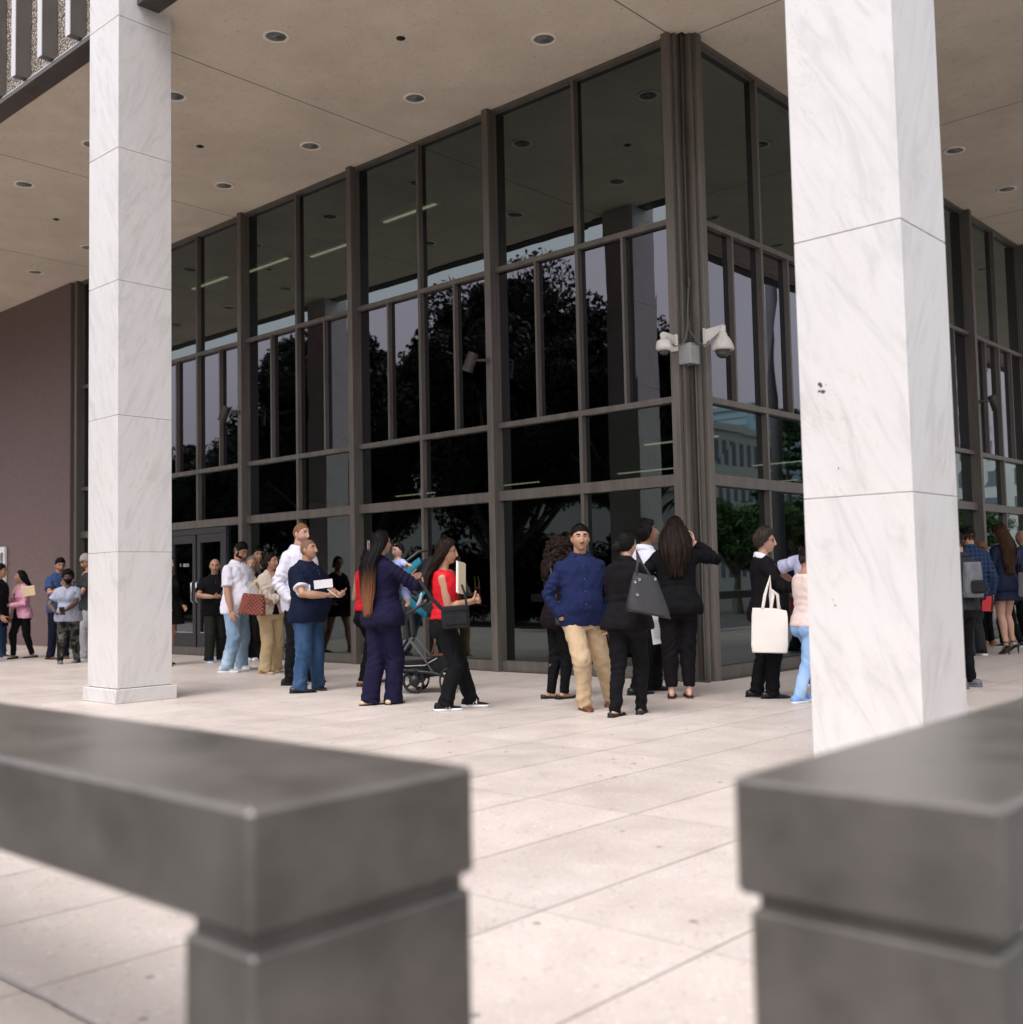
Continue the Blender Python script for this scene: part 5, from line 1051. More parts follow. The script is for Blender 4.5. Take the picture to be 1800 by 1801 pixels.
mk('beanie', 'man in a grey beanie and dark tee half hidden by the left column', [(147, 1161), (163, 1158)], (147, 972), ('tee', 'charcoal'), ('greypant', .035), face=215, headpitch=-18, hat='beanie', hair=('black', 'bald'), glasses='clear', beard='s', R=fw(.14, .30, 1.27, e=(.6, -.4, -.6), pn=(-.3, -.3, 1)), L=fw(-.03, .33, 1.22, e=(-.6, -.4, -.6), pn=(.3, -.3, 1)), shoe=('sneaker', 'grey', 'white'))
mk('behindcol', 'woman in a dark dress and black shoes mostly hidden behind the left column', [(288, 1172), (301, 1168)], (292, 973), ('dress', 'black2'), None, fem=True, face=330, hair=('black', 'bun'), glasses='clear', hem=.42, shoe=('flat', 'black', 'black'), R=fw(.2, .15, .95), L=fw(-.2, .15, .95), strap=True)
mk('baldblack', 'bald man with a moustache in a black polo shirt holding a phone by the door', [(366, 1166), (391, 1163)], (362, 979), ('polo', 'black'), ('olive', .035), face=290, headyaw=-6, headpitch=-4, skin='tan', hair=('buzz', 'bald'), beard='m', girth=1.22, belly=.06, R=fw(.06, .30, 1.12, e=(1, -.3, -.3), pn=(-.2, -.4, .9)), L=fw(-.12, .32, 1.13, e=(-1, -.3, -.3), pn=(.2, -.4, .9)), shoe=('sneaker', 'royal', 'white'))
mk('greyhair', 'woman with ash grey hair and red lips peeking out behind the quilted red handbag', [(436, 1163), (452, 1162)], (454, 976), ('blouse', 'black'), ('black', .02), fem=True, face=268, headyaw=14, headroll=-10, skin='light', hair=('grey', 'long'), hairlen=.28, sway=(0, 0), shoe=('sneaker', 'white', 'white'), L=fw(-.18, .12, .9), R=fw(.18, .12, .9))
mk('peek', 'dark-haired man mostly hidden behind the ash grey haired woman', [(447, 1158), (462, 1157)], (448, 961), ('tee', 'navy'), ('navytrouser', .03), face=300, hair=('black', 'short'), shoe=('dress', 'black', 'black'))
mk('whitepolo', 'bearded man in a tight white polo shirt and pale ripped jeans looking down', [(402, 1184), (431, 1177)], (420, 947), ('polo', 'whitep'), ('ltjeans', .035), face=338, headpitch=-26, headyaw=4, hair=('black', 'short'), beard='b', girth=1.26, belly=.19, R=fw(.28, .12, .84, e=(.4, -1, 0), pn=(-1, 0, 0)), L=fw(-.1, .33, .92), shoe=('sneaker', 'ltgrey', 'white', 'white'), lean=3, fat=.35)
mk('beige', 'woman in a beige jacket and wide camel trousers with crossed arms', [(466, 1186), (489, 1182)], (475, 969), ('blazer', 'beige', 'black'), ('khaki2', .055, .035), fem=True, face=310, headyaw=28, headpitch=2, hair=('dkbrown', 'bun'), pods=True, R=fw(-.10, .27, 1.10, e=(.8, -.2, -.5), pn=(0, -1, 0)), L=fw(.12, .24, 1.06, e=(-.8, -.2, -.5), pn=(0, -1, 0)), shoe=('flat', 'beige', 'sand'), hem=.50, vz=.62, bust=.05, girth=1.05)
mk('redhead', 'tall ginger man in a white shirt behind the navy polo man', [(516, 1206), (560, 1199)], (531, 915), ('shirt', 'white'), ('black', .03), face=332, headpitch=-2, skin='pale', hair=('red', 'buzz'), beard='s', girth=1.20, belly=.04, sway=(0, -.07), R=fw(.24, .08, .90), L=fw(-.24, .08, .90), shoe=('dress', 'black', 'black'))
mk('navypolo', 'man with a buzz cut in a navy polo and blue jeans holding an envelope', [(527, 1220), (567, 1213)], (542, 944), ('polo', 'navy'), ('jeans', .035, .03), face=335, headpitch=9, headyaw=6, skin='tan', hair=('buzz', 'buzz'), beard='m', trim=True, girth=1.34, belly=.12, sway=(0, -.04), R=fw(.11, .33, 1.11, e=(1, -.8, -.4), pn=(-.5, -.2, .8), curl=.8), L=fw(-.12, .36, 1.11, e=(-.9, -.6, -.5), pn=(.5, -.2, .8), curl=.8), shoe=('dress', 'black', 'black'), toe=(28, -40))
mk('redback', 'bare-armed woman in a red top mostly hidden behind the woman in the indigo suit', [(640, 1206), (664, 1200)], (648, 950), ('tank', 'red'), ('black', .01, .05), fem=True, face=60, hair=('black', 'bun'), girth=1.07, R=fw(.12, .25, 1.05), L=fw(-.12, .24, 1.02, e=(-.8, -.8, -.2)), shoe=('flat', 'brown', 'black'))
mk('suit', 'woman in an indigo trouser suit with very long ombre hair holding a baby', [(662, 1240), (692, 1237)], (655, 929), ('blazer', 'navysuit', None), ('navysuit', .055, .012), fem=True, face=48, headyaw=-12, headpitch=4, hair=('ombre', 'long'), hairlen=.60, hairw=1.0, girth=1.10, bust=.05, glasses='clear', R=fw(.20, .34, 1.20, e=(1, -.4, -.5), pn=(-1, .2, .2)), L=fw(-.05, .40, 1.28, e=(-1, -.2, -.5), pn=(.6, -.6, 0)), shoe=('flat', 'beige', 'black'), hem=.46, lean=-3, side=0)
mk('redtank', 'woman in a red sleeveless top with wavy dark hair holding a manila folder', [(790, 1251), (838, 1243)], (783, 940), ('tank', 'red'), ('black', .030, .045), fem=True, face=358, headyaw=0, headpitch=0, hair=('dkbrown', 'wavy'), hairlen=.36, hairw=.9, glasses='clear', girth=1.04, bust=.03, bustr=.85, skin='tan', sway=(0, -.16), R=fw(.03, .27, 1.13, e=(.5, -1, -.4), pn=(-.6, -.5, .3), hd=(-.5, .8, .3), curl=.9), L=fw(-.02, .30, 1.13, e=(-.6, -.8, -.4), pn=(.8, -.5, -.1), hd=(.7, .6, .1), curl=1.2), shoe=('sneaker', 'blackk', 'white', 'grey'), toe=(8, -16))
mk('curly', 'woman with curly dark hair and a plum black cardigan behind the blue shirt man', [(974, 1228), (1000, 1229)], (984, 940), ('cardigan', 'plum', None), ('black', .002, .06), fem=True, face=25, headyaw=-8, hair=('dkbrown', 'curly'), hairlen=.22, glasses='clear', girth=1.02, R=fw(.16, .28, 1.1), L=fw(-.16, .28, 1.1), shoe=('flat', 'black', 'black'), hem=.44)
mk('blue', 'man in a royal blue shirt and khaki trousers facing the camera', [(1031, 1250), (1086, 1241)], (1022, 909), ('shirt', 'blue'), ('khaki', .030, .03), face=280, headyaw=-3, headpitch=2, skin='tan', hair=('black', 'short'), beard='m', girth=1.05, belly=.06, R=fw(.20, .075, .90, e=(1.2, -.6, 0), pn=(-1, 0, 0), curl=.2, nohand=True), L=fw(-.24, .05, .86, e=(-1, -.8, 0)), shoe=('dress', 'brown', 'brown'), toe=(30, -2), sway=(.17, 0), hem=.475)
mk('whiteshirt', 'man with a goatee in a white shirt looking up between the two women in black', [(1130, 1222), (1158, 1214)], (1133, 909), ('shirt', 'white'), ('black', .03), face=12, headpitch=18, headyaw=-8, skin='brown', hair=('black', 'thick'), beard='mg', R=fw(.20, .10, .86, pn=(-1, 0, 0)), L=fw(-.2, .3, 1.1), shoe=('dress', 'black', 'black'))
mk('bun', 'woman with a low bun in a black blazer carrying a black leather tote', [(1096, 1260), (1122, 1254)], (1084, 926), ('blazer', 'black2', None), ('black', .010, .03), fem=True, face=62, headyaw=-28, hair=('black', 'bun'), skin='light', girth=1.07, R=fw(-.02, .27, 1.14, e=(1, -.4, -.4)), L=fw(.0, .26, 1.06, e=(-1, -.4, -.4)), shoe=('flat', 'black', 'black'), hem=.475, flare=.16, toe=(4, -10))
mk('longhair', 'woman in black with waist-long straight dark hair and a hand raised to her face', [(1181, 1227), (1213, 1226)], (1190, 906), ('blazer', 'black', None), ('black2', .012, .11), fem=True, face=84, headyaw=-6, hair=('dkbrown', 'long'), hairlen=.37, hairw=1.7, skin='pale', girth=1.17, R=fw(.19, .16, 1.50, e=(1.2, -.1, -1), pn=(-1, 0, .1), hd=(-.1, .1, 1), curl=.5), L=fw(-.15, .26, 1.15, e=(-1, -.3, -.3)), shoe=('slide', 'black', 'brown'), hem=.465, toe=(4, -4))
mk('tote', 'smiling short-haired woman in a black suit and tinted glasses with a canvas tote', [(1338, 1226), (1366, 1229)], (1341, 927), ('blazer', 'black2', 'white'), ('black', .022, .03), fem=True, face=350, headyaw=-4, headpitch=0, hair=('saltpepper', 'thick'), skin='light', glasses='sun', girth=1.02, collar='white', R=fw(.12, .42, 1.13, e=(.6, -.9, -.5), pn=(-.5, -.2, .7), curl=.7), L=fw(-.06, .42, 1.16, e=(-.6, -.7, -.5), pn=(.5, -.2, .7), curl=.7), shoe=('dress', 'black', 'black'), vz=.68, skinz=.9, hem=.46)
mk('cream', 'person in a cream pink top and sky blue jeans beside the near column', [(1412, 1237), (1442, 1232)], (1428, 955), ('tee', 'cream'), ('skyjeans', .012, .05), fem=True, face=20, hair=('black', 'short'), girth=1.07, L=fw(-.15, .3, 1.1, e=(-1, -.3, -.3)), R=fw(.1, .3, 1.1, e=(1, -.5, -.2)), shoe=('sneaker', 'sky', 'white', 'white'), hem=.50, toe=(4, -20))
mk('lav', 'dark-haired person in a lavender t-shirt peeking out beside the near marble column', [(1428, 1206), (1450, 1203)], (1428, 920), ('tee', 'lav'), ('charcoal', .03), face=60, hair=('black', 'short'), L=fw(-.28, .22, 1.15, e=(-1, -.2, .2)), R=fw(.2, .2, 1.0), girth=1.07)
mk('backpack', 'person in a dark jacket wearing a grey backpack just right of the near column', [(1684, 1211), (1708, 1207)], (1684, 930), ('blazer', 'darkgrey', None), ('black', .008, .05), face=110, hair=('black', 'short'), R=fw(.22, .15, .95), L=fw(-.22, .15, .95), shoe=('sneaker', 'grey', 'grey'), hem=.5)
mk('ginger', 'ginger-haired person standing ahead of the man in the plaid shirt', [(1729, 1136), (1742, 1135)], (1730, 950), ('tee', 'charcoal'), ('black', .02), face=100, hair=('red', 'short'), skin='pale', shoe=('sneaker', 'tan', 'sand'))
mk('plaid', 'man in a dark blue plaid shirt seen from behind holding a red folder', [(1703, 1157), (1727, 1152)], (1712, 917), ('shirt', 'plaid'), ('darkgrey', .03), face=82, hair=('black', 'short'), skin='tan', girth=1.07, R=fw(.27, .05, .86, pn=(-1, 0, 0), curl=.9), L=fw(-.2, .2, 1.0), shoe=('sneaker', 'blackk', 'white', 'black'), hem=.49)
mk('leggings', 'person in black leggings and black sneakers behind the woman in the navy dress', [(1762, 1139), (1793, 1138)], (1778, 960), ('tee', 'black'), ('black', .004, .08), fem=True, face=160, hair=('black', 'short'), skin='pale', shoe=('sneaker', 'blackk', 'white', 'white'))
mk('dress', 'woman in a short navy ruffled dress and heels with long brown hair', [(1765, 1151), (1780, 1149)], (1766, 929), ('dress', 'skirt'), None, fem=True, face=105, hair=('brown', 'long'), hairlen=.50, hairw=1.0, skin='light', girth=1.02, heel=.085, shoe=('flat', 'black', 'black'), strap=True, R=fw(.2, .15, .95), L=fw(-.27, .06, .90), hem=.46)
mk('farright', 'bald man in a navy patterned shirt cut off by the right edge', [(1802, 1135), (1816, 1134)], (1806, 930), ('shirt', 'plaid'), ('black', .03), face=110, hair=('black', 'bald'), skin='brown', L=fw(-.24, .1, .9), shoe=('dress', 'brown', 'black'))

# ------------------------------------------------------------------ things people carry
def viewmat(px, py, sp, dd=0.0, yaw=0, tilt=0, roll=0):
    """an upright frame at the distance of a person, turned towards the plaza"""
    C = sp['M'].translation; dist = (Vector((C.x, C.y))-Vector(CAMP[:2])).length-dd; d = pray(px, py); k = dist/math.hypot(d.x, d.y); p = Vector(CAMP)+d*k
    a = math.atan2(d.y, d.x)-PI/2+R_(yaw); return Matrix.Translation(p) @ Matrix.Rotation(a, 4, 'Z') @ Matrix.Rotation(R_(tilt), 4, 'X') @ Matrix.Rotation(R_(roll), 4, 'Y')
def phone(mat, label, cover='black'):
    o = empty('phone', mat=mat, label=label, cat='phone', group='phones in hands'); mb = MB(); mb.box(-.037, .037, -.075, .075, -.005, .004, 0, .003); mb.obj('case', {'black': M_BLK, 'white': SH['white'], 'lilac': basic('lilac_case', (.5, .45, .6), .4)}[cover], o)
    mb = MB(); mb.box(-.033, .033, -.070, .070, .0042, .005); mb.obj('screen', basic('phone_screen', (.02, .025, .03), .08), o)
def at_hands(sp, which='R', off=(0, 0, .02), rot=(0, 0, 0)):
    i = {'L': 0, 'R': 1}[which]; p = np.array(sp['arms'][i]['tip'])*.5+np.array(sp['arms'][i]['hand'])*.5+np.array(off)
    return sp['M'] @ Matrix.Translation(Vector(tuple(map(float, p)))) @ Matrix.Rotation(R_(rot[2]), 4, 'Z') @ Matrix.Rotation(R_(rot[0]), 4, 'X') @ Matrix.Rotation(R_(rot[1]), 4, 'Y')
phone(at_hands(PS['pink'], 'R', (0, .0, .04), (60, 0, 0)), 'lilac phone in the hand of the woman in the pink blazer', 'lilac')
phone(at_hands(PS['bluepolo'], 'R', (0, 0, .035), (50, 0, 10)), 'white phone held by the man in the faded blue shirt', 'white')
phone(at_hands(PS['mask'], 'L', (0, 0, .03), (50, 0, 0)), 'black phone held by the woman in the face mask')
phone(at_hands(PS['beanie'], 'R', (0, 0, .035), (50, 0, 0)), 'black phone held by the man in the beanie')
phone(at_hands(PS['baldblack'], 'R', (-.05, 0, .03), (40, 90, 0)), 'black phone held sideways by the bald man in black')
phone(at_hands(PS['tote'], 'R', (-.03, .02, .035), (50, 0, 0)), 'dark phone held by the woman in the black suit')
def sheet(name, mat, w, h, t, m, label, cat, bend=.0, child='leaf', m2=None, n=2):
    o = empty(name, mat=mat, label=label, cat=cat)
    for q in range(n):
        mb = MB(); rr = []
        for k in range(9):
            u = -w/2+w*k/8; y = bend*math.sin(PI*k/8)+q*(t+.003); dz = q*.008; rr.append([(u, y, -h/2+dz), (u, y+t, -h/2+dz), (u, y+t, h/2+dz), (u, y, h/2+dz)])
        mb.rings(rr, 0, True, False); mb.obj(child, m if q == 0 or m2 is None else m2, o)
    return o
MAN = basic('manila_card', (.60, .47, .28), .7); MANP = basic('pale_manila_card', (.74, .64, .46), .7); PAPW = basic('white_paper', (.78, .77, .80), .6)
sheet('folder', viewmat(50, 1040, PS['pink'], .30, -20, 0, -8), .20, .15, .006, MAN, 'tan manila folder held by the woman in the pink blazer', 'folder', .01, 'cover', PAPW)
sheet('folder', viewmat(438, 1064, PS['whitepolo'], .22, -15, 0, 8), .24, .22, .005, basic('magenta_plastic', (.75, .04, .28), .35), 'bright pink folder in the hand of the man in the white polo', 'folder', .0, 'cover')
sheet('envelope', viewmat(569, 1027, PS['navypolo'], .30, 22, 0, -5), .20, .085, .002, PAPW, 'white envelope held by the man in the navy polo', 'envelope', .004, 'paper', None, 1)
o = empty('pen', mat=viewmat(586, 1044, PS['navypolo'], .34, 0, 0, 38), label='white pen in the fingers of the man in the navy polo', cat='pen'); mb = MB(); mb.tube([(-.065, 0, 0), (.055, 0, 0), (.07, 0, 0)], [.004, .004, .0012], 8, 0, (0, 0, 1)); mb.obj('barrel', SH['white'], o); mb = MB(); mb.tube([(-.066, 0, 0), (-.03, 0, 0)], .005, 8, 0, (0, 0, 1)); mb.obj('cap', SH['white'], o)
sheet('folder', viewmat(813, 1017, PS['redtank'], .02, 74, 0, 4), .23, .27, .008, MANP, 'pale manila folder clasped upright by the woman in the red top', 'folder', .004, 'cover', PAPW)
sheet('papers', viewmat(1158, 1108, PS['whiteshirt'], .22, 12, 0, -6), .13, .26, .002, PAPW, 'printed white papers hanging from the hand of the man in the white shirt', 'papers', .006, 'sheet')
pl = MB()
for k in range(13): pl.box(-.05, .05-.02*(k % 3 == 0), -.0015, -.0008, .09-.014*k, .093-.014*k)
pl.obj('printed_lines', basic('print_grey', (.25, .24, .27), .7), [q for q in COL.objects if q.name.startswith('papers')][0], (0, 0, 0))['kind'] = 'stuff'
sheet('folder', viewmat(1738, 1062, PS['plaid'], .05, 0, 0, 2), .13, .19, .006, basic('red_card', (.50, .012, .02), .5), 'red folder in the hand of the man in the plaid shirt', 'folder', 0, 'cover')
def bagbody(w0, w1, d0, d1, h, n=72, m=26, quilt=0., ex=3.2, sag=0.0, topx=0.):
    mb = MB(); rr = []
    for i in range(m+1):
        t = i/m; w = (w0+(w1-w0)*t)*(1-.06*(1-min(1, t*6))-.04*(1-min(1, (1-t)*6))); d = d0+(d1-d0)*t; row = []
        for j in range(n):
            a = 2*PI*j/n; ca, sa = math.cos(a), math.sin(a); x = math.copysign(abs(ca)**(2/ex), ca)*w/2; y = math.copysign(abs(sa)**(2/ex), sa)*d/2
            if quilt: u = x/.042; v = t*h/.042; q = quilt*(abs(math.sin((u+v)*PI/2*1.0))*abs(math.sin((u-v)*PI/2*1.0))-.3); y += math.copysign(q, sa) if abs(sa) > .2 else 0
            z = t*h-sag*math.cos(x/w*PI)*t; row.append((x+topx*t, y, z))
        rr.append(row)
    mb.rings(rr, 0, True); return mb
QM = surf('red_brown_quilted_leather', (.21, .045, .026), (.36, .095, .06), (9, 9, 9), .33, .05, 100)
N, L = nodes(QM); b = N['Principled BSDF']; tc = N.new('ShaderNodeTexCoord'); sp_ = N.new('ShaderNodeSeparateXYZ'); L.new(tc.outputs['Object'], sp_.inputs[0]); prev = b.inputs['Base Color'].links[0].from_socket
u_ = math_node(N, L, 'ADD', sp_.outputs[0], sp_.outputs[2]); v_ = math_node(N, L, 'SUBTRACT', sp_.outputs[0], sp_.outputs[2]); a_ = math_node(N, L, 'PINGPONG', u_, .024); b_ = math_node(N, L, 'PINGPONG', v_, .024)
mn = math_node(N, L, 'MINIMUM', a_, b_); ms = N.new('ShaderNodeMapRange'); ms.inputs[1].default_value = .001; ms.inputs[2].default_value = .007; L.new(mn, ms.inputs[0])
mx = N.new('ShaderNodeMixRGB'); L.new(ms.outputs[0], mx.inputs[0]); mx.inputs[1].default_value = (.07, .012, .008, 1); L.new(prev, mx.inputs[2]); L.new(mx.outputs[0], b.inputs['Base Color'])
bq = N.new('ShaderNodeBump'); bq.inputs['Strength'].default_value = 1; bq.inputs['Distance'].default_value = .012; mr_ = N.new('ShaderNodeMapRange'); mr_.inputs[2].default_value = .02; L.new(mn, mr_.inputs[0]); L.new(math_node(N, L, 'POWER', mr_.outputs[0], .5), bq.inputs['Height']); L.new(bq.outputs[0], b.inputs['Normal'])
o = empty('handbag', mat=viewmat(443, 1080, PS['beige'], .28, -18, 0, 6), label='quilted red brown leather handbag on gold chain straps at the beige woman\'s side', cat='handbag')
bagbody(.35, .27, .13, .06, .25, 90, 30, 0).obj('body', QM, o)
mb = MB()
for dy in (-.03, .03): mb.tube([(-.055, dy, .24), (-.03, dy, .34), (.0, dy+.02, .42), (.03, dy, .34), (.055, dy, .24)], .005, 8, 0, (0, 1, 0))
mb.obj('strap', basic('gold_chain', (.72, .52, .14), .3, .8), o)
mb = MB(); mb.box(-.15, .15, -.062, .062, -.008, .001, 0, .004); mb.obj('base', QM, o)
# black shoulder tote
BM = surf('pebbled_black_leather', (.010, .010, .011), (.026, .026, .029), (60, 60, 60), .45, .3, 300)
o = empty('tote_bag', mat=viewmat(1140, 1080, PS['bun'], .30, 8, 0, 12), label='large black pebbled leather tote hanging from the shoulder of the woman with the bun', cat='tote bag')
bagbody(.37, .18, .15, .05, .30, 60, 20, 0, 3.4, 0, -.08).obj('body', BM, o)
mb = MB()
for dy in (-.02, .02): mb.tube([(-.145, dy, .285), (-.15, dy, .38), (-.165, dy+.10, .47), (-.12, dy, .38), (-.03, dy, .285)], (.009 if dy < 0 else .0085), 8, 0, (0, 1, 0))
mb.obj('strap', BM, o)
mb = MB()
for x, z in ((-.12, .25), (-.15, .225), (-.115, .13), (.0, .275)): mb.tube([(x+.008*math.cos(a), -.05-.03*(1-z/.36), z+.008*math.sin(a)) for a in np.linspace(0, 2*PI, 11)], .0022, 6, 0, (0, 1, 0), False)
mb.obj('eyelet', M_CHR, o)
mb = MB(); mb.box(-.172, .172, -.068, .068, -.006, .004, 0, .003); mb.obj('base', BM, o)
# canvas tote
CM = surf('natural_canvas', (.68, .64, .58), (.76, .72, .67), (5, 5, 9), .85, .3, 350)
o = empty('canvas_tote', mat=viewmat(1354, 1148, PS['tote'], .30, 6, 0, 2), label='plain cream canvas tote bag hanging from the forearm of the suited woman', cat='tote bag')
tm = bagbody(.315, .30, .06, .04, .385, 60, 26, 0, 5); vv = np.array(tm.v); vv[:, 1] += .016*noise3(vv, 15, 3, (1, 0, .5)); vv[:, 2] -= np.where((vv[:, 2] > .30) & (vv[:, 0] > .05), (vv[:, 0]-.05)*.25*(vv[:, 2]-.30)/.1, 0); tm.v = [tuple(q) for q in vv]; tm.obj('body', CM, o)
for x0, x1, xa, zt in ((-.05, .02, .005, .66), (.02, .08, .020, .54)):
    mb = MB(); mb.tube([(x0-.01, -.018, .38), (x0+.01, -.018, .50), (xa, -.0, zt), (x1-.01, .018, .50), (x1, .018, .38)], [(.014, .004)]*5, 8, 0, (0, 1, 0)); mb.obj('handle', CM, o)
# crossbody bag
NM = fab('black_nylon', (.014, .014, .016), .3, .6)
o = empty('crossbody_bag', mat=viewmat(803, 1105, PS['redtank'], .24, 8, 0, -3), label='small black nylon crossbody bag at the hip of the woman in the red top', cat='crossbody bag')
bagbody(.24, .24, .08, .06, .19, 48, 14, 0, 4).obj('body', NM, o)
mb = MB(); mb.box(-.095, .095, -.050, -.034, .03, .115, 0, .008); mb.tube([(-.11, -.036, .155), (.11, -.036, .155)], .004, 6, 0, (0, 0, 1)); mb.obj('front_pocket', NM, o)
mb = MB(); mb.tube([(-.11, 0, .17), (-.20, .02, .28), (-.27, .08, .42)], [(.016, .003)]*3, 8, 0, (0, 1, 0)); mb.obj('strap', NM, o); mb = MB(); mb.tube([(.10, 0, .17), (.10, .03, .27), (.08, .06, .36)], [(.010, .003)]*3, 8, 0, (0, 1, 0)); mb.obj('strap', NM, o)
# black bag of the curly woman
o = empty('shoulder_bag', mat=viewmat(990, 1100, PS['curly'], .20, 0, 0, 0), label='black shoulder bag of the curly haired woman behind the blue shirt man', cat='shoulder bag')
bagbody(.14, .12, .07, .05, .22, 36, 10, 0, 4).obj('body', BM, o); mb = MB(); mb.tube([(-.04, 0, .2), (-.09, .03, .42), (-.10, .08, .58)], [(.008, .003)]*3, 8, 0, (0, 1, 0)); mb.obj('strap', BM, o)
# grey purse at the right edge
o = empty('handbag', mat=viewmat(1802, 1050, PS['dress'], .1, -50, 0, 0), label='shiny grey handbag at the right edge beside the woman in the navy dress', cat='handbag')
bagbody(.16, .13, .12, .07, .32, 40, 14, 0, 3).obj('body', basic('silver_leather', (.35, .35, .38), .3, .3), o); mb = MB(); mb.tube([(-.04, 0, .3), (-.02, 0, .42), (.03, 0, .42), (.05, 0, .3)], .008, 8, 0, (0, 1, 0)); mb.obj('handle', BM, o)
# backpack
bp_ = PS['backpack']; o = empty('backpack', mat=bp_['M'] @ Matrix.Translation((0.0, -.21*bp_['s'], 1.0*bp_['s'])), label='grey and black backpack worn beside the near marble column', cat='backpack')
bagbody(.21, .18, .11, .09, .33, 48, 16, 0, 3).obj('body', fab('grey_ripstop', (.13, .135, .15), .35), o)
mb = MB(); mb.box(-.08, .08, -.085, -.05, .04, .16, 0, .02); mb.tube([(.13, -.02, .1), (.17, -.06, .0), (.16, -.05, -.12)], .008, 6, 0, (1, 0, 0)); mb.obj('pocket', NM, o)
# white letter on the outer side of each running shoe
for sh in [q for q in PS['redtank']['bo'].children if q.name.startswith('shoe')]:
    vs = np.array([v.co for v in sh.data.vertices]); c = vs.mean(0); xm = vs[:, 0].max()
    text_obj('N', .055, SH['white'], Matrix.Translation((float(xm-.006), float(c[1]), .048)) @ Matrix(((0, 0, 1), (1, 0, 0), (0, 1, 0))).to_4x4() @ Matrix.Rotation(R_(-14), 4, 'X'), 'shoe_letter', sh, .001)
# hair claw on the long ombre hair
s_ = PS['suit']; mb = MB(); c = np.array(s_['Hc'])+np.array([-.035, -.118, -.03])
mb.tube([tuple(c+np.array(q)) for q in ((-.02, 0, .05), (.016, -.012, .045), (.022, -.014, -.045), (-.014, 0, -.05), (-.02, 0, .05))], .006, 8, 0, (0, 1, 0)); mb.obj('hair_clip', basic('mauve_clip', (.16, .10, .10), .25), s_['bo'])

